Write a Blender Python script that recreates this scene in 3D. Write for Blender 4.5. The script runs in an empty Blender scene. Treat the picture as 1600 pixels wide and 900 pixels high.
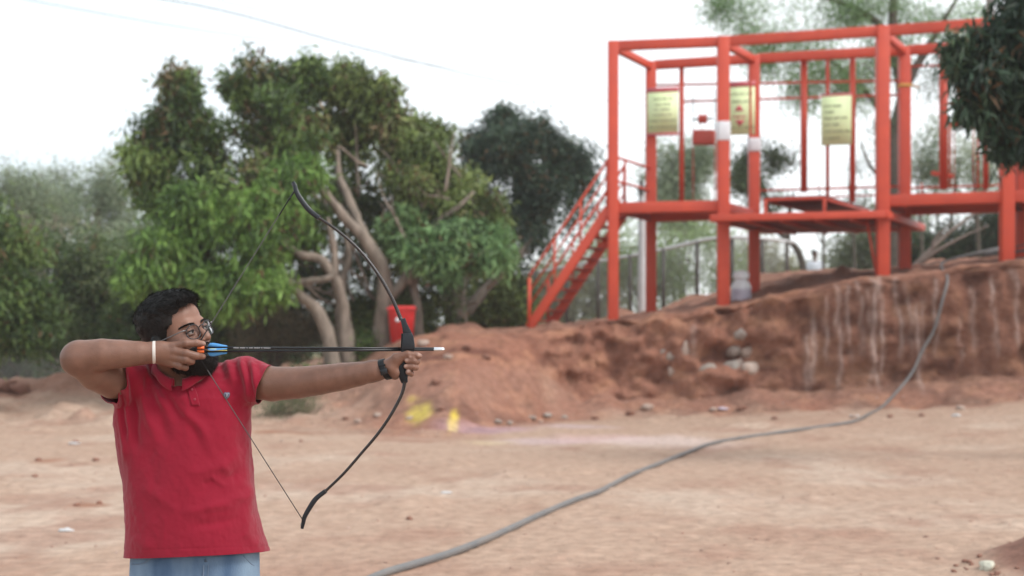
import bpy, bmesh, math, random
import numpy as np
from mathutils import Vector, Matrix
from mathutils.bvhtree import BVHTree
import openvdb

R = math.radians
C = bpy.context.scene.collection
scn = bpy.context.scene
random.seed(7)
rng = np.random.default_rng(7)

# ------------------------------------------------------------------ camera, sky, sun, exposure
F, H, HOR, CX = 2222.0, 1.42, 545.0, 800.0      # focal length in photo pixels, eye height, horizon row
cam_d = bpy.data.cameras.new("camera")
cam_d.lens = 50.0
cam_d.sensor_width = 36.0
cam_d.shift_y = 95.0 / 1600.0
cam_d.clip_start = 0.1
cam_d.clip_end = 6000.0
cam_d.dof.use_dof = True
cam_d.dof.focus_distance = 4.34
cam_d.dof.aperture_fstop = 3.2
cam = bpy.data.objects.new("camera", cam_d)
cam.location = (0, 0, H)
cam.rotation_euler = (R(90), 0, 0)
C.objects.link(cam)
scn.camera = cam

SUN_EL = R(46)
world = bpy.data.worlds.new("World")
scn.world = world
world.use_nodes = True
wn = world.node_tree.nodes
wl = world.node_tree.links
bg = wn["Background"]
sky = wn.new("ShaderNodeTexSky")
sky.sky_type = 'NISHITA'
sky.sun_disc = False
sky.sun_elevation = SUN_EL
sky.sun_rotation = R(115)
sky.altitude = 500
sky.dust_density = 3.0
mixw = wn.new("ShaderNodeMix")
mixw.data_type = 'RGBA'
mixw.inputs[0].default_value = 0.88
mixw.inputs[7].default_value = (9.6, 9.75, 9.95, 1)       # thin bright overcast
wl.new(sky.outputs[0], mixw.inputs[6])
# the cloud veil is thinner on the left, brightest on the sun's side
wtc = wn.new("ShaderNodeTexCoord"); wsx = wn.new("ShaderNodeSeparateXYZ"); wmr = wn.new("ShaderNodeMapRange"); wmx = wn.new("ShaderNodeMix")
wl.new(wtc.outputs["Generated"], wsx.inputs[0]); wl.new(wsx.outputs[0], wmr.inputs[0])
wmr.inputs[1].default_value = -0.45; wmr.inputs[2].default_value = 0.12
wmx.data_type = 'RGBA'
wmx.inputs[6].default_value = (6.7, 7.65, 8.2, 1)
wmx.inputs[7].default_value = (9.6, 9.95, 10.15, 1)
wl.new(wmr.outputs[0], wmx.inputs[0]); wl.new(wmx.outputs[2], mixw.inputs[7])
wl.new(mixw.outputs[2], bg.inputs[0])
bg.inputs[1].default_value = 0.115

sun_d = bpy.data.lights.new("sun", 'SUN')
sun_d.energy = 1.7
sun_d.angle = R(18)
sun_d.color = (1.0, 0.965, 0.92)
sun = bpy.data.objects.new("sun", sun_d)
sdir = Vector((math.cos(SUN_EL) * math.sin(R(115)), math.cos(SUN_EL) * math.cos(R(115)), math.sin(SUN_EL)))
sun.rotation_euler = sdir.to_track_quat('Z', 'Y').to_euler()
C.objects.link(sun)

scn.view_settings.view_transform = 'Standard'
scn.view_settings.look = 'None'
scn.view_settings.gamma = 1.0
scn.view_settings.exposure = 0.46
scn.view_settings.use_curve_mapping = False
scn.render.engine = 'CYCLES'
scn.cycles.use_denoising = True
scn.cycles.max_bounces = 6
scn.cycles.diffuse_bounces = 3
scn.cycles.glossy_bounces = 2
scn.cycles.transparent_max_bounces = 12
scn.cycles.transmission_bounces = 3
scn.cycles.volume_bounces = 1


# ------------------------------------------------------------------ helpers
def W(x, y, Y):
    """photo pixel at distance Y -> world point"""
    return Vector(((x - CX) / F * Y, Y, H + (HOR - y) / F * Y))


def _hash(ix, iy, iz, seed):
    h = (ix.astype(np.int64) * 374761393 + iy.astype(np.int64) * 668265263 + iz.astype(np.int64) * 2147483647 + seed * 974711) & 0xffffffff
    h = ((h ^ (h >> 13)) * 1274126177) & 0xffffffff
    h = ((h ^ (h >> 16)) * 2246822519) & 0xffffffff
    h = h ^ (h >> 15)
    return (h & 0xffffff) / float(0xffffff)


def vnoise(p, seed=0):
    p = np.asarray(p, float)
    i = np.floor(p)
    f = p - i
    f = f * f * (3 - 2 * f)
    ix, iy, iz = i[..., 0], i[..., 1], i[..., 2]
    r = 0
    for dx in (0, 1):
        wx = f[..., 0] if dx else 1 - f[..., 0]
        for dy in (0, 1):
            wy = f[..., 1] if dy else 1 - f[..., 1]
            for dz in (0, 1):
                wz = f[..., 2] if dz else 1 - f[..., 2]
                r = r + wx * wy * wz * _hash(ix + dx, iy + dy, iz + dz, seed)
    return r * 2 - 1


def fbm(p, oct=4, seed=0, gain=0.5):
    p = np.asarray(p, float)
    a, s, r = 1.0, 1.0, 0
    for o in range(oct):
        r = r + a * vnoise(p * s + 17.3 * o, seed + o)
        a *= gain
        s *= 2.03
    return r


def sstep(a, b, x):
    t = np.clip((x - a) / (b - a), 0, 1)
    return t * t * (3 - 2 * t)


def mat(name, col, col2=None, scale=8.0, rough=0.7, bump=0.0, bscale=None, metal=0.0, spec=0.5, attr=None,
        sheen=0.0, sss=0.0, detail=5.0, stretch=None, coat=0.0):
    m = bpy.data.materials.new(name)
    m.use_nodes = True
    n, l = m.node_tree.nodes, m.node_tree.links
    b = n["Principled BSDF"]
    b.inputs["Roughness"].default_value = rough
    b.inputs["Metallic"].default_value = metal
    b.inputs["Specular IOR Level"].default_value = spec
    b.inputs["Coat Weight"].default_value = coat
    if sheen:
        b.inputs["Sheen Weight"].default_value = sheen
        b.inputs["Sheen Roughness"].default_value = 0.5
    if sss:
        b.inputs["Subsurface Weight"].default_value = sss
        b.inputs["Subsurface Radius"].default_value = (0.012, 0.005, 0.003)
        b.inputs["Subsurface Scale"].default_value = 1.0
    tc = n.new("ShaderNodeTexCoord")
    src = tc.outputs["Object"]
    if stretch:
        mp = n.new("ShaderNodeMapping")
        mp.inputs["Scale"].default_value = stretch
        l.new(src, mp.inputs[0])
        src = mp.outputs[0]
    nz = n.new("ShaderNodeTexNoise")
    nz.inputs["Scale"].default_value = scale
    nz.inputs["Detail"].default_value = detail
    l.new(src, nz.inputs["Vector"])
    mx = n.new("ShaderNodeMix")
    mx.data_type = 'RGBA'
    rp = n.new("ShaderNodeMapRange")
    rp.inputs[1].default_value = 0.3
    rp.inputs[2].default_value = 0.7
    l.new(nz.outputs["Fac"], rp.inputs[0])
    l.new(rp.outputs[0], mx.inputs[0])
    c2 = col2 or tuple(c * 0.8 for c in col)
    mx.inputs[6].default_value = (*col, 1)
    mx.inputs[7].default_value = (*c2, 1)
    out = mx.outputs[2]
    if attr:
        at = n.new("ShaderNodeAttribute")
        at.attribute_name = attr
        mu = n.new("ShaderNodeMix")
        mu.data_type = 'RGBA'
        mu.blend_type = 'MULTIPLY'
        mu.inputs[0].default_value = 1.0
        l.new(at.outputs["Color"], mu.inputs[6])
        l.new(out, mu.inputs[7])
        out = mu.outputs[2]
    l.new(out, b.inputs["Base Color"])
    if bump:
        n2 = n.new("ShaderNodeTexNoise")
        n2.inputs["Scale"].default_value = bscale or scale * 3
        n2.inputs["Detail"].default_value = 6
        l.new(src, n2.inputs["Vector"])
        bp = n.new("ShaderNodeBump")
        bp.inputs["Strength"].default_value = 1.0
        bp.inputs["Distance"].default_value = bump
        l.new(n2.outputs["Fac"], bp.inputs["Height"])
        l.new(bp.outputs[0], b.inputs["Normal"])
    return m


def leaf_mat(name, trans=0.35):
    m = bpy.data.materials.new(name)
    m.use_nodes = True
    n, l = m.node_tree.nodes, m.node_tree.links
    b = n["Principled BSDF"]
    b.inputs["Roughness"].default_value = 0.45
    b.inputs["Specular IOR Level"].default_value = 0.4
    at = n.new("ShaderNodeAttribute")
    at.attribute_name = "col"
    l.new(at.outputs["Color"], b.inputs["Base Color"])
    t = n.new("ShaderNodeBsdfTranslucent")
    l.new(at.outputs["Color"], t.inputs[0])
    ms = n.new("ShaderNodeMixShader")
    ms.inputs[0].default_value = trans
    l.new(b.outputs[0], ms.inputs[1])
    l.new(t.outputs[0], ms.inputs[2])
    l.new(ms.outputs[0], n["Material Output"].inputs[0])
    return m


def np_mesh(name, verts, faces, m=None, parent=None, smooth=False, cols=None):
    """faces: (n,k) array, all the same size, or a list of such arrays"""
    verts = np.asarray(verts, np.float32)
    me = bpy.data.meshes.new(name)
    fl = faces if isinstance(faces, list) else [faces]
    fl = [np.asarray(f, np.int32) for f in fl if len(f)]
    me.vertices.add(len(verts))
    me.vertices.foreach_set("co", verts.ravel())
    loops = np.concatenate([f.ravel() for f in fl])
    sizes = np.concatenate([np.full(len(f), f.shape[1], np.int32) for f in fl])
    starts = np.concatenate([[0], np.cumsum(sizes)[:-1]]).astype(np.int32)
    me.loops.add(len(loops))
    me.loops.foreach_set("vertex_index", loops)
    me.polygons.add(len(sizes))
    me.polygons.foreach_set("loop_start", starts)
    me.polygons.foreach_set("loop_total", sizes)
    me.update(calc_edges=True)
    if smooth:
        me.polygons.foreach_set("use_smooth", np.ones(len(sizes), bool))
    if cols is not None:
        ca = me.color_attributes.new("col", 'FLOAT_COLOR', 'POINT')
        cc = np.ones((len(verts), 4), np.float32)
        cc[:, :3] = cols
        ca.data.foreach_set("color", cc.ravel())
    if m:
        me.materials.append(m)
    o = bpy.data.objects.new(name, me)
    C.objects.link(o)
    if parent:
        o.parent = parent
        o.matrix_parent_inverse = Matrix.Translation(parent.location).inverted()
    return o


def tag(o, label=None, cat=None, group=None, kind=None):
    if label: o['label'] = label
    if cat: o['category'] = cat
    if group: o['group'] = group
    if kind: o['kind'] = kind
    return o


def empty(name, loc, label, cat, group=None):
    o = bpy.data.objects.new(name, None)
    o.location = loc
    o.empty_display_size = 0.1
    C.objects.link(o)
    return tag(o, label, cat, group)


def catmull(pts, n):
    """smooth interpolation of rows (any width) with n steps per span"""
    P = np.asarray(pts, float)
    P = np.vstack([2 * P[0] - P[1], P, 2 * P[-1] - P[-2]])
    out = []
    for i in range(1, len(P) - 2):
        t = np.linspace(0, 1, n, endpoint=False)[:, None]
        a, b, c, d = P[i - 1], P[i], P[i + 1], P[i + 2]
        out.append(0.5 * (2 * b + (c - a) * t + (2 * a - 5 * b + 4 * c - d) * t ** 2 + (3 * b - a - 3 * c + d) * t ** 3))
    out.append(P[-2][None])
    return np.vstack(out)


class MB:
    """collects shapes into ONE mesh"""
    def __init__(s):
        s.v, s.q, s.t, s.n = [], [], [], 0

    def add(s, v, q=None, t=None):
        v = np.asarray(v, float)
        s.v.append(v)
        if q is not None and len(q): s.q.append(np.asarray(q, int) + s.n)
        if t is not None and len(t): s.t.append(np.asarray(t, int) + s.n)
        s.n += len(v)
        return s

    def box(s, c, size, rot=None, bev=0.0):
        bm = bmesh.new()
        bmesh.ops.create_cube(bm, size=1.0)
        for v in bm.verts:
            v.co = Vector((v.co.x * size[0], v.co.y * size[1], v.co.z * size[2]))
        if bev:
            bmesh.ops.bevel(bm, geom=list(bm.edges), offset=bev, segments=2, affect='EDGES', profile=0.5)
        M = Matrix.Translation(Vector(c)) @ (rot.to_4x4() if rot is not None else Matrix())
        bm.transform(M)
        return s.bm(bm)

    def bm(s, bm):
        bmesh.ops.triangulate(bm, faces=[f for f in bm.faces if len(f.verts) > 4])
        bm.verts.index_update()
        v = [tuple(x.co) for x in bm.verts]
        q = [[x.index for x in f.verts] for f in bm.faces if len(f.verts) == 4]
        t = [[x.index for x in f.verts] for f in bm.faces if len(f.verts) == 3]
        bm.free()
        return s.add(v, q, t)

    def bar(s, a, b, w, h=None, bev=0.006, up=(0, 0, 1)):
        """square bar from a to b, w sideways, h along up"""
        a, b = Vector(a), Vector(b)
        d = (b - a)
        L = d.length
        z = d.normalized()
        u = Vector(up)
        if abs(z.dot(u)) > 0.98: u = Vector((0, 1, 0))
        x = u.cross(z).normalized()
        y = z.cross(x)
        M = Matrix((x, y, z)).transposed()
        return s.box((a + b) / 2, (w, h or w, L), M, bev)

    def tube(s, pts, rad, seg=8, smooth_n=0, caps=True, flat=None, noise=0.0):
        P = np.asarray([tuple(p) for p in pts], float)
        r = np.asarray(rad if hasattr(rad, '__len__') else [rad] * len(P), float)
        if smooth_n:
            Q = catmull(np.hstack([P, r[:, None]]), smooth_n)
            P, r = Q[:, :3], np.maximum(Q[:, 3], 1e-4)
        T = np.gradient(P, axis=0)
        T /= np.linalg.norm(T, axis=1)[:, None] + 1e-12
        up = np.array([0, 0, 1.0]) if abs(T[0][2]) < 0.9 else np.array([0, 1.0, 0])
        x = np.cross(up, T[0]); x /= np.linalg.norm(x)
        X = []
        for t in T:
            x = x - t * (x @ t)
            x /= np.linalg.norm(x) + 1e-12
            X.append(x)
        X = np.array(X)
        Yv = np.cross(T, X)
        a = np.linspace(0, 2 * np.pi, seg, endpoint=False)
        ca, sa = np.cos(a), np.sin(a)
        rr = r[:, None] * np.ones(seg)
        if noise:
            base = P[:, None, :] + (X[:, None, :] * ca[None, :, None] + Yv[:, None, :] * sa[None, :, None]) * rr[..., None]
            rr = rr * (1 + noise * fbm(base / (np.mean(r) * 2.2), 3, 5))
        f2 = flat or 1.0
        V = P[:, None, :] + (X[:, None, :] * ca[None, :, None] + Yv[:, None, :] * (sa * f2)[None, :, None]) * rr[..., None]
        n = len(P)
        i = np.arange(n - 1)[:, None] * seg
        j = np.arange(seg)[None, :]
        j2 = (j + 1) % seg
        q = np.stack([i + j, i + j2, i + seg + j2, i + seg + j], -1).reshape(-1, 4)
        V = V.reshape(-1, 3)
        t = []
        if caps:
            V = np.vstack([V, P[0], P[-1]])
            c0, c1 = n * seg, n * seg + 1
            t = [[c0, (k + 1) % seg, k] for k in range(seg)] + [[c1, (n - 1) * seg + k, (n - 1) * seg + (k + 1) % seg] for k in range(seg)]
        return s.add(V, q, t)

    def lathe(s, c, prof, seg=24, axis=None):
        """prof: (radius, height) rows around z at c"""
        pr = np.asarray(prof, float)
        a = np.linspace(0, 2 * np.pi, seg, endpoint=False)
        V = np.stack([pr[:, 0:1] * np.cos(a), pr[:, 0:1] * np.sin(a), pr[:, 1:2] * np.ones(seg)], -1)
        n = len(pr)
        i = np.arange(n - 1)[:, None] * seg
        j = np.arange(seg)[None, :]
        q = np.stack([i + j, i + (j + 1) % seg, i + seg + (j + 1) % seg, i + seg + j], -1).reshape(-1, 4)
        V = V.reshape(-1, 3)
        if axis is not None:
            M = np.array(Vector(axis).to_track_quat('Z', 'Y').to_matrix())
            V = V @ M.T
        return s.add(V + np.array(tuple(c)), q)

    def build(s, name, m, parent=None, smooth=False, cols=None):
        fs = []
        if s.q: fs.append(np.vstack(s.q))
        if s.t: fs.append(np.vstack(s.t))
        return np_mesh(name, np.vstack(s.v), fs, m, parent, smooth, cols)


# ------------------------------------------------------------------ signed distance modelling (for bodies and cloth)
class SDF:
    def __init__(s):
        s.pr = []       # (func, centre, bound radius, k, op)

    def cone(s, a, b, ra, rb=None, k=0.01, op=1):
        a, b = np.array(tuple(a), float), np.array(tuple(b), float)
        rb = ra if rb is None else rb
        ba = b - a
        l2 = ba @ ba + 1e-12

        def f(p):
            pa = p - a
            t = np.clip(pa @ ba / l2, 0, 1)
            q = pa - t[..., None] * ba
            return np.sqrt((q * q).sum(-1)) - (ra + (rb - ra) * t)
        s.pr.append((f, (a + b) / 2, np.sqrt(l2) / 2 + max(ra, rb), k, op))
        return s

    def chain(s, pts, rad, k=0.004):
        """a finger or limb of its own, united first and then joined with k"""
        pts = [np.array(tuple(p), float) for p in pts]

        def f(p):
            d = None
            for i in range(len(pts) - 1):
                a, ba = pts[i], pts[i + 1] - pts[i]
                pa = p - a
                t = np.clip(pa @ ba / (ba @ ba), 0, 1)
                q = pa - t[..., None] * ba
                e = np.sqrt((q * q).sum(-1)) - (rad[i] + (rad[i + 1] - rad[i]) * t)
                if d is None: d = e
                else:
                    h = np.clip(0.003 - np.abs(d - e), 0, None) / 0.003
                    d = np.minimum(d, e) - h * h * 0.003 / 4
            return d
        P = np.array(pts)
        c = (P.max(0) + P.min(0)) / 2
        s.pr.append((f, c, np.linalg.norm(P - c, axis=1).max() + max(rad), k, 1))
        return s

    def ell(s, c, r, M=None, k=0.01, op=1):
        c, r = np.array(tuple(c), float), np.array(r, float)
        Mt = None if M is None else np.array(M)     # columns = local axes

        def f(p):
            q = p - c
            if Mt is not None: q = q @ Mt
            k0 = np.sqrt(((q / r) ** 2).sum(-1))
            k1 = np.sqrt(((q / (r * r)) ** 2).sum(-1)) + 1e-9
            return k0 * (k0 - 1) / k1
        s.pr.append((f, c, r.max(), k, op))
        return s

    def func(s, f, c, rad, k=0.01, op=1):
        s.pr.append((f, np.array(tuple(c), float), rad, k, op))
        return s

    def eval(s, p, prs=None):
        d = np.full(p.shape[:-1], 0.06)
        for f, c, r, k, op in (s.pr if prs is None else prs):
            e = f(p)
            if op == 1:
                h = np.clip(k - np.abs(d - e), 0, None) / k
                d = np.minimum(d, e) - h * h * k / 4
            elif op == -1:
                h = np.clip(k - np.abs(d + e), 0, None) / k
                d = np.maximum(d, -e) + h * h * k / 4
            else:
                d = np.maximum(d, e)
        return d

    def mesh(s, vox=0.0025, B=16):
        lo = np.min([c - r for f, c, r, k, op in s.pr if op == 1], axis=0) - 0.02
        hi = np.max([c + r for f, c, r, k, op in s.pr if op == 1], axis=0) + 0.02
        nb = np.ceil((hi - lo) / (vox * B)).astype(int)
        half = vox * B / 2
        diag = half * 1.7321
        g = openvdb.FloatGrid(0.03)
        idx = np.stack(np.meshgrid(*[np.arange(n) for n in nb], indexing='ij'), -1).reshape(-1, 3)
        cen = lo + (idx + 0.5) * vox * B
        cs = np.array([c for _, c, *_ in s.pr]); rs = np.array([r for _, _, r, *_ in s.pr])
        loc = np.stack(np.meshgrid(*[np.arange(B)] * 3, indexing='ij'), -1) * vox
        for ii, c in zip(idx, cen):
            near = np.linalg.norm(cs - c, axis=1) - rs < diag + 0.03
            if not near.any(): continue
            prs = [q for q, m_ in zip(s.pr, near) if m_]
            d0 = s.eval(c[None], prs)[0]
            o = (ii * B)
            if d0 > diag * 1.25 + 0.004: continue
            if d0 < -(diag * 1.4 + 0.012):
                g.fill(tuple(int(x) for x in o), tuple(int(x) for x in o + B - 1), -0.03)
                continue
            d = s.eval(lo + o * vox + loc, prs)
            g.copyFromArray(np.ascontiguousarray(np.clip(d, -0.03, 0.03), dtype=np.float32), ijk=tuple(int(x) for x in o), tolerance=0)
        v, t, q = (*g.convertToPolygons(isovalue=0.0, adaptivity=0.0),)[:3]
        v = v * vox + lo
        # one relaxation pass takes the stair steps out
        vol = (np.cross(v[q[:, 1]] - v[q[:, 0]], v[q[:, 2]] - v[q[:, 0]]) * (v[q[:, 0]] - v.mean(0))).sum()
        return v, t, q if vol > 0 else q[:, ::-1]


def relax(v, q, it=1, w=0.5):
    for _ in range(it):
        acc = np.zeros_like(v); cnt = np.zeros(len(v))
        for a, b in ((0, 1), (1, 2), (2, 3), (3, 0)):
            np.add.at(acc, q[:, a], v[q[:, b]]); np.add.at(cnt, q[:, a], 1)
            np.add.at(acc, q[:, b], v[q[:, a]]); np.add.at(cnt, q[:, b], 1)
        m = cnt > 0
        v = v.copy()
        v[m] = v[m] * (1 - w) + w * acc[m] / cnt[m][:, None]
    return v


def vnormals(v, q):
    n = np.cross(v[q[:, 2]] - v[q[:, 0]], v[q[:, 3]] - v[q[:, 1]])
    out = np.zeros_like(v)
    for i in range(4): np.add.at(out, q[:, i], n)
    return out / (np.linalg.norm(out, axis=1)[:, None] + 1e-12)

# ------------------------------------------------------------------ terrain
# columns: photo x, base row, base distance, top row, top distance, back row, back distance
TC = np.array([
    (-900, 663, 26.5, 600, 38, 596, 46), (-400, 663, 26.5, 600, 38, 595, 46), (0, 663, 26.5, 600, 37.5, 592, 44), (200, 663, 26.5, 598, 37, 590, 44),
    (450, 664, 26, 588, 34.5, 570, 42), (560, 668, 25.5, 562, 32.5, 552, 40), (620, 674, 24.5, 532, 30.6, 530, 38),
    (700, 676, 24.1, 521, 30, 520, 38), (770, 668, 26, 519, 30, 516, 37), (850, 656, 28.3, 514, 30.3, 512, 37),
    (960, 652, 29, 500, 30.7, 497, 37), (1040, 650, 28.7, 489, 30.3, 484, 36.5), (1130, 648, 28.3, 478, 29.9, 455, 36),
    (1200, 646, 28.1, 464, 29.6, 428, 36), (1300, 643, 27.8, 445, 29.2, 424, 36), (1380, 640, 27.4, 430, 28.9, 425, 36),
    (1500, 634, 27, 414, 28.5, 408, 36), (1600, 628, 26.6, 404, 28.2, 398, 36), (1800, 618, 26.2, 392, 27.8, 388, 36), (2400, 600, 26, 370, 27.4, 366, 36)], float)


def _col(ix, iy):
    Y = TC[:, iy]
    return (TC[:, 0] - CX) / F * Y, Y, H + (HOR - TC[:, ix]) / F * Y


BX, BY, BZ = _col(1, 2)
TX, TY, TZ = _col(3, 4)
KX, KY, KZ = _col(5, 6)


def prof_params(X):
    return (np.interp(X, BX, BY), np.interp(X, BX, BZ), np.interp(X, TX, TY), np.interp(X, TX, TZ),
            np.interp(X, KX, KY), np.interp(X, KX, KZ))


def ground_raw(X, Y):
    X, Y = np.asarray(X, float), np.asarray(Y, float)
    yb, zb, yt, zt, yk, zk = prof_params(X)
    steep = sstep(0.2, 1.6, X)
    t = np.clip((Y - yb) / (yt - yb), 0, 1)
    talus = np.where(t < 0.6, t * 0.30, np.where(t < 0.82, 0.18 + (t - 0.6) / 0.22 * 0.74, 0.92 + (t - 0.82) / 0.18 * 0.08))
    soft = t * t * (3 - 2 * t) * 0.9 + t * 0.1
    s = soft * (1 - steep) + talus * steep
    z = np.where(Y < yb, zb * sstep(12, 1, (yb - Y)), zb + (zt - zb) * s)
    t2 = np.clip((Y - yt) / (yk - yt), 0, 1)
    z = np.where(Y > yt, zt + (zk - zt) * (t2 * t2 * (3 - 2 * t2)), z)
    t3 = np.clip((Y - yk) / 30, 0, 1)
    far = np.where(X > 0, 1.2, 0.9)
    z = np.where(Y > yk, zk + (far - zk) * (t3 * t3 * (3 - 2 * t3)), z)
    z = z * (1 - sstep(100, 500, Y))
    # heaps
    z = z + 0.34 * np.exp(-(((X - 3.95) / 0.62) ** 2 + ((Y - 9.1) / 0.9) ** 2))
    z = z + 0.42 * np.exp(-(((X + 10.6) / 1.3) ** 2 + ((Y - 34.2) / 1.2) ** 2)) + 0.30 * np.exp(-(((X + 12.9) / 1.0) ** 2 + ((Y - 32.5) / 1.0) ** 2)) + .16 * np.exp(-(((X + 8.6) / .9) ** 2 + ((Y - 33.6) / .9) ** 2))
    z = z + 0.12 * np.exp(-(((X + 7.6) / 0.9) ** 2 + ((Y - 27) / 0.8) ** 2))
    return z


def ground_z(X, Y):
    X, Y = np.asarray(X, float), np.asarray(Y, float)
    yb, zb, yt, zt, yk, zk = prof_params(X)
    z = ground_raw(X, Y)
    bank = sstep(yb - 1.2, yb + 0.4, Y) * (1 - sstep(yk, yk + 20, Y) * 0.7)
    P = np.stack([X, Y, np.zeros_like(X)], -1)
    heap = np.exp(-(((X - 3.9) / 0.9) ** 2 + ((Y - 9.1) / 1.2) ** 2))
    left = sstep(-2, -5, X) * sstep(20, 26, Y)
    z = z + fbm(P * 0.35, 3, 3) * 0.025 * sstep(6, 14, Y) + fbm(P * 2.2, 4, 9) * (0.010 + 0.055 * bank + 0.05 * heap + 0.02 * left)
    z = z + np.clip(fbm(P * 1.1, 2, 21) - 0.55, 0, 1) * (0.09 + 0.25 * bank) * sstep(8, 12, Y)
    return z


def build_terrain():
    xs = np.arange(-15.0, 13.5, 0.055)
    g = 0.1 * 1.13 ** np.arange(1, 62)
    xs = np.concatenate([(-15 - np.cumsum(g))[::-1], xs, 13.5 + np.cumsum(g)])
    xs = xs[np.abs(xs) < 620]
    n0 = np.concatenate([-np.geomspace(300, 2, 18), np.linspace(0, 5, 12), np.linspace(5.2, 20, 150)])
    rows = []
    X = xs
    yb, zb, yt, zt, yk, zk = prof_params(X)
    for y in n0: rows.append(np.full_like(X, y))
    for t in np.linspace(0, 1, 62)[1:]: rows.append(20 + (yb - 20) * t)
    for t in np.linspace(0, 1, 74)[1:]: rows.append(yb + (yt - yb) * t)
    for t in np.linspace(0, 1, 36)[1:]: rows.append(yt + (yk - yt) * t)
    for d in np.geomspace(0.4, 640, 50): rows.append(yk + d)
    Y = np.array(rows)
    Xg = np.tile(X, (len(rows), 1))
    Z = ground_z(Xg, Y)
    t = np.clip((Y - yb) / (yt - yb), 0, 1)
    face = sstep(0.45, 0.68, t) * (1 - sstep(0.88, 0.97, t)) * sstep(0.0, 1.5, Xg)
    P = np.stack([Xg, Y, Z], -1)
    # ragged cut face: gullies running down, ledges and pockets
    gul = fbm(np.stack([Xg * 2.2, Z * 0.5, Y * 0 + 3], -1), 4, 31)
    lump = fbm(P * np.array([1.3, 1.3, 2.4]), 4, 41)
    Yd = Y + face * (gul * 0.13 * sstep(4, 6, Xg) + lump * 0.30 * (1 - .65 * sstep(4.5, 6, Xg)) + 0.13 * np.abs(fbm(P * np.array([2.4, 2.4, 3.4]), 3, 46)) * (1 - .4 * sstep(4.5, 6, Xg)) + 0.12 * fbm(P * np.array([3.2, 3.2, 6.0]), 3, 44))
    cave = np.exp(-(((Xg - 0.95) / 0.45) ** 2 + ((Z - 0.55) / 0.28) ** 2)) * 0.5 + np.exp(-(((Xg - 4.9) / 0.5) ** 2 + ((Z - 1.45) / 0.3) ** 2)) * 0.25
    Yd = Yd + face * cave
    # paint: colours of the soil itself
    n1 = fbm(P * np.array([0.5, 0.5, 0.5]), 4, 51)
    n2 = fbm(P * np.array([1.5, 1.1, 1.5]), 5, 61)
    n3 = fbm(P * np.array([6.0, 3.5, 6.0]), 4, 67)
    tan = np.array([0.395, 0.276, 0.210]); red = np.array([0.27, 0.125, 0.086]); pale = np.array([0.445, 0.338, 0.270])
    dark = np.array([0.145, 0.062, 0.044]); ocre = np.array([0.36, 0.18, 0.115])
    col = tan + (pale - tan) * sstep(0.0, 0.9, n1)[..., None]
    col = col + (np.array([0.31, 0.185, 0.137]) - col) * (sstep(0.0, 1.0, n2) * 0.45 + sstep(0.1, .9, n3) * .22)[..., None]
    col = col + (np.array([0.30, 0.17, 0.125]) - col) * (sstep(0.5, 1.2, n2 + n1 * 0.5) * 0.3)[..., None]
    leftbank = sstep(-1.5, -5.0, Xg)
    wide = 1 + 2.2 * (1 - sstep(-.5, 3.2, Xg))
    bank = sstep(-0.9, 0.5, (Y - yb) / (1.2 * wide) + n2 * .3) * (1 - leftbank) + leftbank * sstep(1, 12, (Y - yb) + n1 * 4 + n2 * 3) * .8
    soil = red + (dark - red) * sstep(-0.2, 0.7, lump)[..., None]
    soil = soil + (ocre - soil) * (sstep(0.0, 0.7, fbm(P * np.array([2.6, 2.6, 4.5]), 4, 63)) * 0.9)[..., None]
    soil = soil + (np.array([0.33, 0.19, 0.135]) - soil) * (leftbank * sstep(-0.7, 0.4, n1 + n2) * 0.85)[..., None]
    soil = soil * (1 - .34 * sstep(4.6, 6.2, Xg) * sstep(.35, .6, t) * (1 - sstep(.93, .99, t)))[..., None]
    talus = np.clip(t / 0.45, 0, 1) * (1 - sstep(0.5, 0.66, t))
    soil = soil + (np.array([0.29, 0.165, 0.125]) - soil) * (talus * 0.5 * (1 - leftbank))[..., None]
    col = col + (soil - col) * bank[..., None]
    top = sstep(0.95, 1.0, t) * bank
    col = col + (np.array([0.31, 0.17, 0.125]) - col) * (top * 0.5)[..., None]
    heap = np.exp(-(((Xg - 3.95) / 0.72) ** 2 + ((Y - 9.05) / 1.0) ** 2))
    col = col + (np.array([0.20, 0.105, 0.08]) - col) * sstep(0.12, 0.4, heap + 0.08 * n2)[..., None]
    hp2 = np.exp(-(((Xg + 10.6) / 1.5) ** 2 + ((Y - 34.0) / 1.5) ** 2)) + np.exp(-(((Xg + 12.9) / 1.3) ** 2 + ((Y - 32.4) / 1.3) ** 2)) + .8 * np.exp(-(((Xg + 8.6) / 1.1) ** 2 + ((Y - 33.5) / 1.1) ** 2))
    col = col + (np.array([0.24, 0.115, 0.078]) - col) * (sstep(.15, .6, hp2 + .15 * n2) * .8)[..., None]
    # wet reddish clods on the floor
    for (px, py, sx, sy) in ((145, 790, .20, .10), (75, 722, .25, .3), (1225, 650, .5, .5), (430, 680, .5, .35)):
        Yc = F * H / (py - HOR); Xc = (px - CX) / F * Yc
        w = np.exp(-(((Xg - Xc) / sx) ** 2 + ((Y - Yc) / (sy * 2)) ** 2))
        col = col + (np.array([0.27, 0.12, 0.07]) - col) * (sstep(0.3, 0.9, w + 0.25 * n2) * np.clip(w * 3, 0, 1) * 0.7)[..., None]
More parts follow.
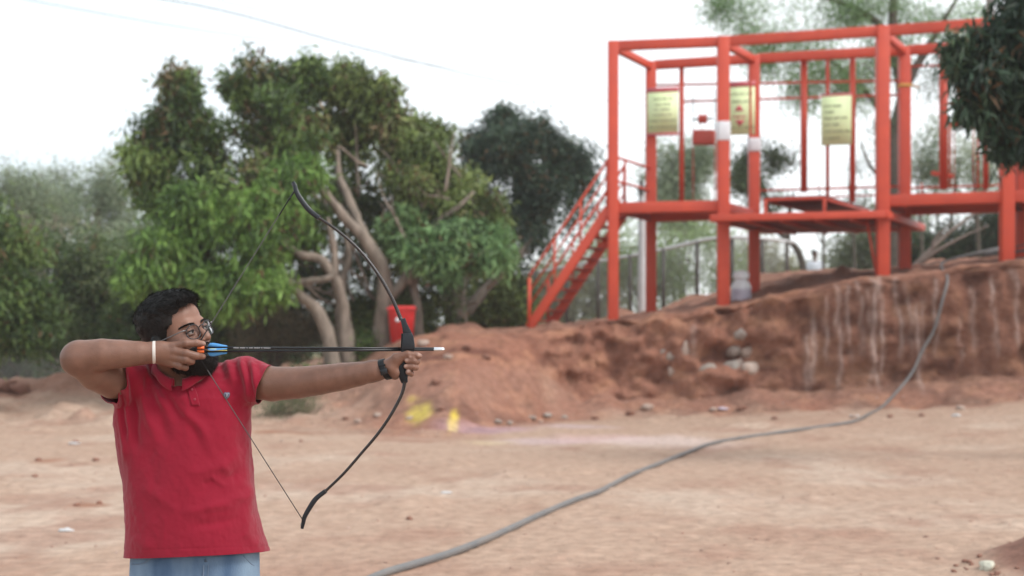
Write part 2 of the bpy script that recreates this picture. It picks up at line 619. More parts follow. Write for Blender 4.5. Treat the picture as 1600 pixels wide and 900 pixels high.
    # mineral streaks washed down the cut
    for i, (px, w, lo_, hi_, a) in enumerate(((1080, 7, .5, .82, .5), (1262, 6, .15, .8, .5), (1300, 5, .1, .97, .55), (1318, 4, .3, .95, .5), (1335, 4, .35, .97, .5), (1356, 5, .1, .98, .7),
                                              (1367, 4, .2, .97, .6), (1395, 5, .3, .95, .5), (1418, 5, .05, .7, .6), (1429, 4, .2, .75, .4), (1450, 4, .3, .9, .7), (1486, 4, .2, .6, .5), (1510, 5, .3, .8, .5),
                                              (1540, 4, .25, .85, .55), (1575, 5, .3, .9, .6), (1250, 6, .1, .6, .4), (1282, 4, .3, .9, .4), (1345, 3, .1, .9, .35), (1409, 4, .3, .9, .35))):
        Xc = (px - CX) / F * np.interp((px - CX) / F * 28, TX, TY)
        q = np.abs(Xg - Xc - 0.05 * vnoise(np.stack([Z * 3, Z * 0 + i, Z * 0], -1), 77)) / (w / 2 * 0.0142)
        hz = (Z - zb) / (zt - zb)
        m = np.exp(-q ** 2) * sstep(lo_, lo_ + 0.15, hz) * (1 - sstep(hi_, hi_ + 0.05, hz)) * a * (0.85 + 0.3 * n2) * bank * .82
        col = col + (np.array([0.55, 0.44, 0.40]) - col) * np.clip(m, 0, 1)[..., None]
    # festival powder left on the bank and floor
    def stain(px, py, Yc, sx, sz, c, a):
        Xc = (px - CX) / F * Yc; Zc = H + (HOR - py) / F * Yc
        nonlocal col
        spx = CX + Xg / np.maximum(Y, 1) * F; spy = HOR - (Z - H) / np.maximum(Y, 1) * F
        w = np.exp(-((Xg - Xc) / sx) ** 2 - ((Z - Zc) / sz) ** 2 - ((Y - Yc) / 1.6) ** 2)
        col = col + (np.array(c) - col) * (sstep(0.25, 0.9, w + 0.2 * n2 + .16 * n3) * np.clip(w * 3, 0, 1) * a)[..., None]
    stain(655, 640, 25.4, .30, .26, (0.58, 0.47, 0.10), .75)
    stain(636, 625, 25.8, .14, .12, (0.58, 0.47, 0.10), .6)
    stain(708, 655, 24.9, .10, .30, (0.66, 0.52, 0.06), .9)
    for (px, py, sx, sy, c, a) in ((760, 672, .9, .5, (.44, .30, .36), .5), (840, 688, .8, .9, (.50, .40, .44), .45), (930, 683, .9, .8, (.55, .38, .38), .5),
                                   (1040, 690, 1.2, 1.0, (.60, .50, .48), .5), (905, 668, .8, .5, (.50, .40, .46), .4), (770, 690, .5, .5, (.6, .5, .3), .35)):
        Yc = F * H / (py - HOR); Xc = (px - CX) / F * Yc
        w = np.exp(-(((Xg - Xc) / sx) ** 2 + ((Y - Yc) / (sy * 1.6)) ** 2))
        col = col + (np.array(c) - col) * (sstep(0.2, 0.9, w + 0.2 * n2) * np.clip(w * 3, 0, 1) * a)[..., None]
    # far ground carries dry grass
    far = sstep(0.0, 8.0, Y - yk)
    gr = np.array([0.16, 0.15, 0.07]) + np.array([0.1, 0.07, 0.03]) * n1[..., None]
    col = col + (gr - col) * (far * 0.9)[..., None]
    Pn = np.stack([Xg, Yd, Z], -1).reshape(-1, 3)
    nr, nc = Y.shape
    i = np.arange(nr - 1)[:, None] * nc
    j = np.arange(nc - 1)[None, :]
    q = np.stack([i + j, i + j + 1, i + nc + j + 1, i + nc + j], -1).reshape(-1, 4)
    global TBVH
    cx = (Xg[:-1, :-1] > -14.5) & (Xg[:-1, :-1] < 13) & (Y[:-1, :-1] > 3) & (Y[:-1, :-1] < 42)
    qs = q.reshape(nr - 1, nc - 1, 4)[cx]
    used, inv = np.unique(qs, return_inverse=True)
    TBVH = BVHTree.FromPolygons(Pn[used].tolist(), inv.reshape(-1, 4).tolist())
    m = mat("soil", (1.14, 1.13, 1.12), (0.80, 0.77, 0.74), 7.0, 0.95, 0.05, 9.0, spec=0.15, attr="col", detail=12)
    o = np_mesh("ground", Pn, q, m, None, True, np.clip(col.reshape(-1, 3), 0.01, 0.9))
    return tag(o, kind="structure")


ground = build_terrain()


def on_ground(x, y):
    """first terrain point seen through photo pixel (x, y)"""
    o = Vector((0, 0, H)); d = (W(x, y, 1.0) - o).normalized()
    h = TBVH.ray_cast(o, d)
    return h[0] if h[0] is not None else W(x, y, 30)

# ------------------------------------------------------------------ materials
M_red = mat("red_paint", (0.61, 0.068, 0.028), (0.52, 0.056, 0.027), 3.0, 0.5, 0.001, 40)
M_redd = mat("red_paint_dark", (0.44, 0.045, 0.028), (0.36, 0.05, 0.03), 2.0, 0.55)  # darker red for joists, treads, side deck beams and hoist parts
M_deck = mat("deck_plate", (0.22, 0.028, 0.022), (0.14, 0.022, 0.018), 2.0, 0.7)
M_white = mat("white_wrap", (0.78, 0.78, 0.8), (0.66, 0.66, 0.7), 9, 0.6)
M_sign = mat("sign_board", (0.80, 0.92, 0.53), (0.75, 0.88, 0.49), 3, 0.5)
M_signtop = mat("sign_header", (0.62, 0.14, 0.16), None, 3, 0.5)
M_ink = mat("ink", (0.22, 0.28, 0.12), None, 3, 0.6)
M_pink = mat("sign_emblem", (0.62, 0.10, 0.12), None, 3, 0.6)
M_yel = mat("yellow_tape", (0.62, 0.34, 0.07), None, 3, 0.6)
M_grey = mat("galvanised", (0.42, 0.43, 0.42), (0.33, 0.33, 0.32), 6, 0.5, metal=0.3)
M_greyd = mat("fence_post", (0.11, 0.10, 0.09), (0.08, 0.07, 0.065), 6, 0.7)
M_conc = mat("pole_white", (0.66, 0.67, 0.68), (0.55, 0.56, 0.56), 4, 0.6)
M_blk = mat("black_plastic", (0.008, 0.009, 0.011), (0.012, 0.012, 0.014), 30, 0.45, spec=0.25)
M_bark = mat("bark", (0.30, 0.24, 0.195), (0.15, 0.12, 0.095), 7, 0.9, 0.012, 20, stretch=(1, 1, 0.35))
M_barkd = mat("bark_dark", (0.13, 0.105, 0.085), (0.08, 0.065, 0.05), 7, 0.9, 0.01, 20)
M_leaf = leaf_mat("leaves")
M_leaff = leaf_mat("fine_leaves", 0.6)
M_stone = mat("stone", (0.36, 0.32, 0.28), (0.24, 0.17, 0.14), 5, 0.85, 0.01, 20)
M_stoned = mat("stone_dusty", (0.34, 0.23, 0.18), (0.46, 0.38, 0.33), 4, 0.9, 0.01, 20)
M_clod = mat("clod", (0.26, 0.13, 0.09), (0.19, 0.085, 0.06), 6, 0.95, 0.01, 20)
M_hose = mat("hose", (0.12, 0.125, 0.13), (0.18, 0.165, 0.155), 3, 0.55, 0.002, 30)
M_litter = mat("litter", (0.58, 0.56, 0.56), (0.48, 0.46, 0.45), 5, 0.5)


# ------------------------------------------------------------------ steel frame tower
ZT = 8.02
def at_z(px, py, z): 
    """point on the ray through (px, py) that has height z"""
    Y = (z - H) * F / (HOR - py)
    return W(px, py, Y)


ZD = 4.60
P1, P2, P3 = at_z(958, 72, ZT), at_z(1130, 65, ZT), at_z(1379, 48.5, ZT)
P4 = at_z(1573, 34.5, ZT)
P5 = P4 + (P4 - P3) * 0.95
R1, R2 = at_z(1017, 102, ZT), at_z(1178, 92, ZT)
R3 = at_z(1413, 79, ZT)
R4 = P4 + (R3 - P3)
R5 = P5 + (R3 - P3)
fr = [P1, P2, P3, P4, P5]
rr = [R1, R2, R3, R4, R5]
ux = (P3 - P1).normalized()
uy = (R3 - P3).normalized()
tower = empty("steel_tower", (P2.x, P2.y, float(ground_z(P2.x, P2.y))), "tall orange red steel frame tower with decks and stairs on top of the cut bank", "tower")


def tb(name, a, b, w, h=None, m=None, parent=None, bev=0.008):
    return MB().bar(a, b, w, h, bev).build(name, m or M_red, parent or tower)


def at(p, z): return Vector((p.x, p.y, z))


for i, p in enumerate(fr):
    g = float(ground_z(p.x, p.y)) - 0.3
    tb("post", at(p, g), at(p, ZT + .1), 0.25 if i else 0.225)
for i, p in enumerate(rr):
    g = float(ground_z(p.x, p.y)) - 0.3
    tb("post", at(p, g), at(p, ZT + .08), 0.235, m=M_red)
for A in (fr, rr):
    for i in range(4):
        a, b = A[i], A[i + 1]
        d = (b - a).normalized() * 0.1
        tb("top_beam", at(a, ZT) + d, at(b, ZT) - d, 0.16, 0.205)
for a, b in zip(fr, rr):
    d = (b - a).normalized() * 0.1
    tb("cross_beam", at(a, ZT - .02) + d, at(b, ZT - .02) - d, 0.13, 0.16)
# deck beams and plates
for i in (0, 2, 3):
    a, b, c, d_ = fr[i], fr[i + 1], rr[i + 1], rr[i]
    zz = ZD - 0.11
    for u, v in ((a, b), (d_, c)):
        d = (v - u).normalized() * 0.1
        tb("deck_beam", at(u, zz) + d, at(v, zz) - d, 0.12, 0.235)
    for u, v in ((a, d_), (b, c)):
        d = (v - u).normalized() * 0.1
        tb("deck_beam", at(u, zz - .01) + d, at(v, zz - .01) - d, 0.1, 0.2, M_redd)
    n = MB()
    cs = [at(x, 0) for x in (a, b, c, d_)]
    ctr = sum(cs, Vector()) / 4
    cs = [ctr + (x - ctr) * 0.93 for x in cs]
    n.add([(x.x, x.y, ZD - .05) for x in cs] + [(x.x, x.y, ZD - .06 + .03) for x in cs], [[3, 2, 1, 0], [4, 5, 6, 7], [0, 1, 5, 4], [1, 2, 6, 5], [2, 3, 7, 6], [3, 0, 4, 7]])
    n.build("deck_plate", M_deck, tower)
# the lower landing in the middle bay, standing a little in front of the frame
L1, L2 = at_z(1112, 337, 4.22), at_z(1384, 331, 4.22)
L3, L4 = L2 + uy * 3.6 + ux * .05, L1 + uy * 3.6 + ux * .05
for u, v in ((L1, L2), (L4, L3), (L1, L4), (L2, L3)):
    tb("deck_beam", at(u, 4.17), at(v, 4.17), 0.1, 0.15)
n = MB()
cs = [L1 + (ux + uy) * .06, L2 + (uy - ux) * .06, L3 - (ux + uy) * .06, L4 + (ux - uy) * .06]
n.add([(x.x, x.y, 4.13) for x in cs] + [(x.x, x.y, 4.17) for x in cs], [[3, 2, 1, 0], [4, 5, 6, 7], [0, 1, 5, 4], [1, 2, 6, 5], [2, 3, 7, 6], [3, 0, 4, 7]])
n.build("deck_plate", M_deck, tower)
for k in range(1, 5):
    u = L1.lerp(L2, k / 5); v = L4.lerp(L3, k / 5)
    tb("joist", at(u, 4.09) + uy * .06, at(v, 4.09) - uy * .06, 0.05, 0.08, M_redd, bev=0)
# small raised step plate on the landing
s1, s2 = at_z(1196, 311, 4.62), at_z(1288, 308, 4.62)
s3, s4 = s2 + uy * 3.2 + ux * .2, s1 + uy * 3.2 + ux * .2
n = MB()
cs = [s1, s2, s3, s4]
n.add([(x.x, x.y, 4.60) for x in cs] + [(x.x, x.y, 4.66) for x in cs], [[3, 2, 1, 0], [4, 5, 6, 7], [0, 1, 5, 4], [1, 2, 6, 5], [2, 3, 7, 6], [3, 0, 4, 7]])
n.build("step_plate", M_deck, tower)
tb("step_beam", at(s1, 4.60) , at(s2, 4.60), 0.05, 0.05)
tb("step_beam", at(s1, 4.58), at(s4, 4.58), 0.05, 0.05)
tb("step_beam", at(s2, 4.58), at(s3, 4.58), 0.05, 0.05)
for s_ in (s1, s2, s3, s4):
    tb("step_leg", at(s_, 4.16), at(s_, 4.6), 0.07)
# diagonal braces
tb("brace", at(P2, 3.95) , at(P2, 2.8) + ux * .1 - uy * .08, 0.025, bev=0)
tb("brace", at(P3, 4.1) - ux * .32, at(P3, 2.95) - ux * .12, 0.04, bev=0)
# rear face grille: thin rails and bars
def rear(px, py):
    """point of the rear plane seen at (px, py)"""
    n = Vector((-uy.y, uy.x, 0)); n = Vector((uy.x, uy.y, 0))
    nrm = Vector((ux.y, -ux.x, 0))
    o = Vector((0, 0, H)); d = W(px, py, 1.0) - o
    t = (R1 - o).dot(nrm) / d.dot(nrm)
    return o + d * t


for (x0, y0, x1, y1, w) in ((1022, 133, 1410, 126, .045), (1062, 159, 1410, 148, .045), (1180, 298, 1410, 291, .045), (1416, 104, 1590, 97, .04), (1416, 294, 1600, 288, .04),
                            (1190, 312, 1370, 305, .03), (1416, 304, 1600, 300, .03)):
    tb("rail", rear(x0, y0), rear(x1, y1), w, bev=0)
for (x, y0, y1, w) in ((1065, 104, 316, .10), (1256, 90, 300, .13), (1293, 92, 322, .07), (1332, 88, 316, .11), (1474, 82, 296, .15), (1484, 190, 290, .04), (1540, 180, 296, .10),
                       (1440, 286, 302, .03), (1590, 170, 300, .10), (1528, 190, 296, .04)):
    tb("bar", rear(x, y0), rear(x, y1), w, bev=0)
# stub collars and small brackets
tb("bracket", rear(1466, 92), rear(1484, 80), .1, m=M_grey)
tb("bracket", rear(1455, 270), rear(1490, 276), .09)
# hoist box and pulley between the posts
def fp(px, py, dy=0.9):
    n = Vector((ux.y, -ux.x, 0)); o = Vector((0, 0, H)); d = W(px, py, 1.0) - o
    t = (P1 + uy * dy - o).dot(n) / d.dot(n)
    return o + d * t


for (x0, y0, x1, y1, lab) in ((1083, 204, 1117, 226, 0), (1491, 173, 1521, 197, 1)):
    a, b = fp(x0, (y0 + y1) / 2), fp(x1, (y0 + y1) / 2)
    hb = empty("hoist_box", at((a + b) / 2, fp(x0, y1).z), ("dull red hoist box hanging on thin rods beside the white wrapped post" if not lab else "red hoist box hanging in the right bay near the overhanging leaves"), "hoist", "hoist boxes in the tower")
    h = (y1 - y0) / F * a.y
    MB().bar(a, b, 0.3, h, 0.03).build("box", M_redd, hb)
    for q in (a, b):
        MB().tube([q + Vector((0, 0, h / 2)), q + Vector((0, 0, h / 2 + .9))], .01, 6).build("rod", M_greyd, hb)
        MB().tube([q - Vector((0, 0, h / 2)), at(q, ZD - .05)], .012, 6).build("rod", M_redd, hb)
    c = fp((x0 + x1) / 2 - 2, y0 - 18)
    pl = MB()
    pl.lathe(c - ux * .09, [(0.0, 0), (.10, 0), (.11, .03), (.095, .05), (.095, .13), (.11, .15), (.10, .18), (0, .18)], 20, axis=ux)
    pl.build("pulley", M_redd, hb, True)
    pl = MB(); pl.bar(c - ux * .2, c + ux * .22, .04, .04, 0); pl.build("axle", M_greyd, hb)
# white wraps, tape
for p, x0, y0, y1 in ((P2, 1130, 190, 221), (R2, 1180, 216, 238)):
    z0 = H + (HOR - y1) / F * p.y; z1 = H + (HOR - y0) / F * p.y
    MB().bar(at(p, z0), at(p, z1), .285, .285, .04).build("foam_wrap", M_white, tower)
for p, y in ((R3, 134),):
    z0 = H + (HOR - y) / F * p.y
    MB().bar(at(p, z0 - .04), at(p, z0 + .03), .27, .27, .01).build("tape", M_yel, tower)
MB().tube([rear(1413, 134), rear(1425, 133), rear(1437, 137)], .02, 6).build("tape", M_yel, tower)

# stairs down to the left
st_top = at(P1, ZD - .12)
zg0 = float(ground_z(*W(826, 515, 31)[:2]))
s_bot = W(827, 512, 31.35)
side = (R1 - P1).normalized() * 1.0
dn = (s_bot - st_top)
stairs = []
for k, off in enumerate((Vector((0, 0, 0)), side)):
    a, b = st_top + off - ux * .1, s_bot + off
    tb("stringer", a, b, 0.07, 0.2)
    ah, bh = a + Vector((0, 0, 1.08)), b + Vector((0, 0, 1.14))
    tb("handrail", ah, bh, 0.055, bev=0.01)
    tb("handrail", a + Vector((0, 0, .75)), b + Vector((0, 0, .78)), 0.035, bev=0)
    tb("handrail", a + Vector((0, 0, .46)), b + Vector((0, 0, .48)), 0.035, bev=0)
    for f in (0.02, 0.35, 0.68, 1.0):
        p = a.lerp(b, f)
        tb("baluster", p, p + Vector((0, 0, 1.1)), 0.075 if f == 1.0 else .045, bev=0)
for k in range(11):
    f = (k + 0.6) / 11.3
    p = (st_top - ux * .1).lerp(s_bot, f)
    tb("tread", p + side * .04, p + side * .96, 0.24, 0.03, M_redd, bev=0)
# side rail of the left bay deck
for z in (ZD + .5, ZD + 1.02):
    tb("handrail", at(P1, z) + (R1 - P1) * .12, at(R1, z), .045, bev=0)
tb("baluster", at(P1.lerp(R1, .3), ZD), at(P1.lerp(R1, .3), ZD + 1.02), .05, bev=0)
# stair on the far right side beyond the last post seen
q0 = at(P4, ZD) + ux * 0.12
for off in (Vector((0, 0, 0)), uy * .9):
    tb("handrail", q0 + off + Vector((0, 0, 1.0)), q0 + off + ux * 1.3 + Vector((0, 0, 1.0)), .05, bev=0)
    tb("handrail", q0 + off + Vector((0, 0, .55)), q0 + off + ux * 1.3 + Vector((0, 0, .55)), .04, bev=0)
    for f in (.25, .8, 1.3):
        tb("baluster", q0 + off + ux * f, q0 + off + ux * f + Vector((0, 0, 1.0)), .05, bev=0)

# ------------------------------------------------------------------ notice boards tied to the bars
def board(x0, y0, x1, y1, hdr, lab, kind, fn):
    a, b, c, d = fn(x0, y1), fn(x1, y1), fn(x1, y0), fn(x0, y0)
    b.z = (a.z + b.z) / 2; a.z = b.z; c.z = (c.z + d.z) / 2; d.z = c.z
    ex = (b - a); w = ex.length; ex.normalize(); hgt = c.z - b.z
    nr = Vector((ex.y, -ex.x, 0))
    a = a + nr * .24
    e = empty("notice_board", (a + b) / 2, lab, "sign", "yellow green notice boards")
    yz = Vector((0, 0, 1))
    def plate(u0, v0, u1, v1, off, th):
        return MB().box(a + ex * (u0 + u1) / 2 * w + yz * (v0 + v1) / 2 * hgt + nr * off, ((u1 - u0) * w, th, (v1 - v0) * hgt), Matrix((ex, -nr, yz)).transposed())
    plate(0, 0, 1, 1, 0, .02).build("panel", M_sign, e)
    plate(-.02, 1.0, 1.02, 1.0 + hdr, 0, .022).build("header", M_signtop, e)
    ink = MB()
    r = random.Random(int(x0))
    if kind == 0:
        rows = [(.84, .62), (.70, .5), (.58, .55), (.44, .6), (.30, .85), (.14, .9)]
    elif kind == 1:
        rows = [(.86, .8), (.70, .7), (.15, .9)]
    else:
        rows = [(.80, .55), (.68, .35), (.55, .75), (.42, .55), (.28, .85), (.14, .5)]
    def word(u, v, wd, hh, to):
        # a run of letter-like upright and flat strokes
        x = u
        while x < u + wd:
            lw = r.uniform(.022, .04)
            for s_ in range(r.randint(2, 3)):
                if r.random() < .5:
                    to.box(a + ex * (x + lw * r.random()) * w + yz * v * hgt + nr * .013, (.011, .004, hh * hgt), Matrix((ex, -nr, yz)).transposed())
                else:
                    to.box(a + ex * (x + lw / 2) * w + yz * (v + hh * r.uniform(-.5, .5)) * hgt + nr * .015, (lw * w, .004, .010), Matrix((ex, -nr, yz)).transposed())
            x += lw + .016
    for v, wd in rows:
        u = .1 if kind == 2 else .5 - wd / 2
        end = u + wd
        while u < end - .05:
            l = min(r.uniform(.16, .3), end - u)
            word(u, v, l, .04, ink)
            u += l + .05
    ink.build("lettering", M_ink, e)
    if kind == 1:
        em = MB()
        for (u, v, w0, w1, hh) in ((.42, .50, .34, .06, .12), (.45, .19, .08, .34, .12)):
            q = [a + ex * (u - w0 / 2) * w + yz * (v) * hgt + nr * .014, a + ex * (u + w0 / 2) * w + yz * v * hgt + nr * .014,
                 a + ex * (u + w1 / 2) * w + yz * (v + hh) * hgt + nr * .014, a + ex * (u - w1 / 2) * w + yz * (v + hh) * hgt + nr * .014]
            em.add([tuple(x) for x in q] + [tuple(x - nr * .006) for x in q], [[0, 1, 2, 3], [0, 3, 7, 4], [1, 5, 6, 2], [3, 2, 6, 7], [4, 5, 1, 0]])
        em.box(a + ex * .42 * w + yz * .38 * hgt + nr * .014, (.5 * w, .004, .025), Matrix((ex, -nr, yz)).transposed())
        em.build("emblem", M_pink, e)
    if kind == 0:
        plate(-.02, -.07, 1.02, 0.0, 0, .022).build("footer", M_signtop, e)


board(1014, 147, 1062, 210, .12, "yellow green notice board with a red strip above and one below its text", 0, rear)
board(1139, 139, 1181, 213, .12, "yellow green notice board with red emblems next to the white wrapped post", 1, rear)
board(1284, 153, 1331, 229, .05, "yellow green notice board hanging on thin bars in the middle bay", 2, rear)

# ------------------------------------------------------------------ fences
def fence(pts, hgt, name, lab, post_every, mesh_step, rail_m, post_m, post_w=.06, parent=None):
    """pts: (X, Y) run; top follows the ground"""
    P = [Vector((p[0], p[1], 0)) for p in pts]
    base = [Vector((p.x, p.y, float(ground_z(p.x, p.y)))) for p in P]
    e = empty(name, base[0], lab, "fence")
    tops = [Vector((p[0], p[1], p[2])) for p in pts]
    MB().tube(tops, .045, 8, smooth_n=6).build("rail", rail_m, e, True)
    L = [0]
    for i in range(len(P) - 1): L.append(L[-1] + (P[i + 1] - P[i]).length)
    def at_s(s):
        s = min(max(s, 0), L[-1] - 1e-6)
        k = max(i for i in range(len(L) - 1) if L[i] <= s)
        t = (s - L[k]) / (L[k + 1] - L[k])
        x = P[k].lerp(P[k + 1], t)
        return x.x, x.y, tops[k].z + (tops[k + 1].z - tops[k].z) * t
    n = int(L[-1] / post_every)
    for i in range(n + 1):
        x, y, z = at_s(i * post_every)
        g = float(ground_z(x, y))
        MB().tube([(x, y, g - .2), (x, y, z + .04)], post_w / 2, 8).build("post", post_m, e, True)
    wires = MB()
    s = 0
    while s < L[-1]:
        for sg in (-1, 1):
            a = at_s(s); g = min(float(ground_z(a[0], a[1])), a[2] - .5); hh = a[2] - g
            b = at_s(s + sg * hh)
            if 0 <= s + sg * hh <= L[-1]:
                wires.tube([(a[0], a[1], a[2] - .02), (b[0], b[1], g)], .0055, 3, caps=False)
        s += mesh_step
    wires.build("wire_mesh", M_grey, e)
    return e


def fpt(px, py, Y):
    p = W(px, py, Y)
    return (p.x, p.y, p.z)


fence([fpt(740, 447, 41), fpt(800, 433, 40.5), fpt(880, 418, 40), fpt(1000, 397, 39), fpt(1060, 384, 38.6), fpt(1112, 373, 38.2), fpt(1170, 371, 38), fpt(1240, 378, 39)], 2, "chain_link_fence",
      "chain link fence with a pale top rail curving behind the red tower", .95, .11, M_conc, M_greyd, .11)
fence([fpt(-330, 540, 38), fpt(0, 541, 38.5), fpt(110, 543, 39), fpt(300, 545, 40)], 1, "low_mesh_fence",
      "low dark mesh fence below the trees at the left edge", 2.4, .12, M_greyd, M_greyd)

# tall white pole behind the tower
p = W(1003, 300, 36.2); g = float(ground_z(p.x, p.y))
e = empty("white_pole", (p.x, p.y, g), "tall plain white pole standing behind the left bay of the red tower", "pole")
MB().lathe((p.x, p.y, g - .2), [(.11, 0), (.105, 1.2), (.09, p.z - g + .2)], 16).build("shaft", M_conc, e, True)
MB().lathe((p.x, p.y, p.z), [(.1, 0), (.11, .05), (.08, .13), (0, .15)], 16).build("cap", M_greyd, e, True)
MB().bar((p.x - .02, p.y - .1, p.z - .1), (p.x - .02, p.y - .1, p.z + .28), .1, .1, .02).build("junction_box", M_greyd, e)

# power lines far above
for nm, pts, lab in (((0), [W(-160, -32, 46), W(255, -1, 44), W(560, 74, 43), W(800, 130, 42), W(1100, 172, 42), W(1400, 130, 43.5), W(1760, -62, 45)], "thicker power line crossing above the mango tree"),
                     ((1), [W(-260, -60, 52), W(40, -1, 50), W(250, 37, 49), W(430, 64, 48), W(800, 118, 46), W(1200, 160, 45), W(1500, 90, 45), W(1720, -62, 45)], "thin power line at the top left corner"),
                     ((2), [W(100, -60, 48), W(335, -1, 47), W(470, 30, 46), W(700, 88, 45), W(1100, 165, 45), W(1450, 120, 45), W(1800, -62, 45)], "faint power line just right of the thicker one")):
    w_ = .018 if nm == 0 else (.014 if nm == 1 else .009)
    tag(MB().tube(pts, [w_, w_, w_, w_ * .7] + [.006] * (len(pts) - 4), 5, smooth_n=8).build("power_line", M_greyd, None, True), lab, "power line", "power lines overhead")

# the pole that carries them, beyond the right edge of the picture
p = W(1760, 0, 45); g = float(ground_z(p.x, p.y))
e = empty("utility_pole", (p.x, p.y, g), "grey utility pole carrying the power lines beyond the right edge", "pole")
MB().lathe((p.x, p.y, g - .2), [(.2, 0), (.16, 13.5), (0, 13.5)], 14).build("shaft", M_conc, e, True)
MB().bar((p.x - .9, p.y, g + 12.4), (p.x + .9, p.y, g + 12.4), .1).build("crossarm", M_greyd, e)
for dx in (-.8, 0, .8):
    MB().lathe((p.x + dx, p.y, g + 12.45), [(.05, 0), (.07, .05), (.04, .1), (.06, .15), (0, .2)], 10).build("insulator", M_conc, e, True)
q = at_z(1547, 36, ZT)
MB().tube([at(q, ZT + .1), at(q, ZT + 1.3)], .075, 12).build("pipe_stub", M_grey, tower, True)

# ------------------------------------------------------------------ hose
hp = [(520, 935), (590, 899), (650, 880), (700, 865), (750, 846), (800, 824), (850, 801), (900, 780), (935, 768), (960, 755), (985, 742), (1030, 724), (1075, 706), (1110, 693), (1150, 685),
      (1200, 678), (1250, 671), (1300, 664), (1335, 658), (1358, 647), (1378, 636)]
hose_pts = [on_ground(x, y + .026 * (y - HOR) / H) + Vector((0, 0, .022)) for x, y in hp]
for x, y in ((1400, 612), (1420, 585), (1440, 550), (1456, 520), (1470, 480), (1482, 446), (1492, 420), (1500, 411), (1530, 403), (1560, 397)):
    p = on_ground(x, y)
    hose_pts.append(p + Vector((0, -.07, .05)))
hose_pts += [W(1640, 387, 29), W(1720, 380, 29)]
hp_ = np.array([tuple(p) for p in hose_pts])
for _ in range(2):
    hp_[-12:-2, 1] = (hp_[-13:-3, 1] + hp_[-12:-2, 1] * 2 + hp_[-11:-1, 1]) / 4
hp_[-12:-8, 1] -= .04
hp_[-8:-3, 1] -= .10
hp_[-8:-3, 2] += .09
hose_pts = [Vector(p) for p in hp_]
sm = MB().tube(hose_pts, .027, 10, smooth_n=6)
tag(sm.build("hose", M_hose, None, True), "long grey hose snaking over the dirt floor and up the cut bank", "hose")
th = [W(1640, 372, 29.6), W(1560, 392, 29.4), W(1500, 402, 29.2), W(1440, 416, 29.2)]
tag(MB().tube(th, .015, 6, smooth_n=8).build("cable", M_greyd, None, True), "thin dark cable lying along the bank top under the right bay", "cable")

# ------------------------------------------------------------------ rocks, clods, litter
def rock(name, p, s, m, lab, cat, seed, group=None, sub=2, sq=(1, .9, .6), sink=.5):
    bm = bmesh.new()
    bmesh.ops.create_icosphere(bm, subdivisions=sub, radius=1)
    V = np.array([v.co for v in bm.verts])
    r = 1 + .42 * fbm(V * 1.5 + seed * 3.1, 3, seed) 
    V = np.sign(V) * np.abs(V) ** 0.85 * r[:, None] * np.array(sq) * s
    V[:, 2] += s * sq[2] * (1 - sink)
    for v, c in zip(bm.verts, V): v.co = Vector(c)
    mb = MB().bm(bm)
    o = mb.build(name, m, None, sub < 3)
    o.location = p
    o.rotation_euler = (0, 0, seed * 1.7)
    return tag(o, lab, cat, group)


def onp(x, y): return on_ground(x, y)


# stones bedded in the cut face
fs = [(1147, 547, .20, "pale blocky stone bedded left in the cut face cluster"), (1171, 549, .20, "tan blocky stone beside the pale one in the cut face"),
      (1145, 574, .27, "big rounded stone at the bottom left of the cut face cluster"), (1171, 576, .22, "brown stone at the bottom right of the cut face cluster"),
      (1158, 521, .17, "grey stone at the top of the cut face cluster"), (1070, 545, .20, "tall pale slab set into the cut face"), (1046, 552, .17, "small tan stone left of the pale slab in the cut face"),
      (1050, 578, .15, "dark wet stone below the small tan one in the cut face"), (1108, 575, .17, "low stone between the slab and the cluster in the cut face")]
for i, (x, y, s, lab) in enumerate(fs):
    p = on_ground(x, y)
    q = W(x, y, p.y + s * .25)
    sq = (.75, .5, 1.5) if i == 5 else (1, .6, .72)
    rock("stone", q - Vector((0, -.02, s * sq[2] * .75)), s, M_stoned if i % 2 else M_stone, lab, "stone", i + 3, "stones bedded in the cut face", 2, sq)
fl = [(778, 660, .07), (797, 662, .06), (832, 655, .09), (856, 651, .09), (882, 653, .06), (845, 660, .05), (1210, 655, .06), (1333, 653, .07), (1160, 640, .10), (1115, 642, .08), (930, 655, .07), (1010, 640, .12),
      (985, 648, .09), (640, 655, .06), (690, 640, .07), (560, 660, .07), (1390, 652, .06), (1500, 640, .08), (1440, 650, .05), (440, 690, .03), (540, 655, .06), (590, 650, .07), (680, 600, .10), (700, 560, .10), (730, 545, .1), (660, 540, .12), (760, 560, .09)]
names = ["near the foot of the cut bank", "at the base of the bank", "by the bank foot"]
rock_labels = {778: "white pebble at the foot of the bank, first of the row of pale ones", 797: "small tan pebble second in the row at the bank foot", 832: "pale stone in the middle of the row at the bank foot", 856: "larger pale stone right of the middle of the row at the bank foot",
               882: "last small stone on the right of the row at the bank foot"}
for i, (x, y, s) in enumerate(fl):
    p = onp(x, y)
    if x in rock_labels: rock("pebble", p, s, M_stone, rock_labels[x], "stone", i + 20, "row of pebbles at the bank foot")
    else: rock("clod", p, s, M_stoned if i % 2 else M_clod, "loose dusty clod of earth along the foot and slope of the bank", "clod", i + 20, "loose clods along the bank")
p = onp(1541, 888)
rock("stone", p, .055, mat("stone_cream", (.55, .52, .42), (.48, .45, .36), 10, .8), "cream coloured stone half buried in the heap at the bottom right corner", "stone", 71, None, 3, (1.5, .8, .6), .6)
for i in range(14):
    x = rng.uniform(1490, 1598); y = rng.uniform(870, 899)
    rock("clod", onp(x, y), rng.uniform(.008, .022), M_clod, "dark crumb of soil on the heap at the bottom right corner", "clod", 90 + i, "crumbs on the soil heap", 2)
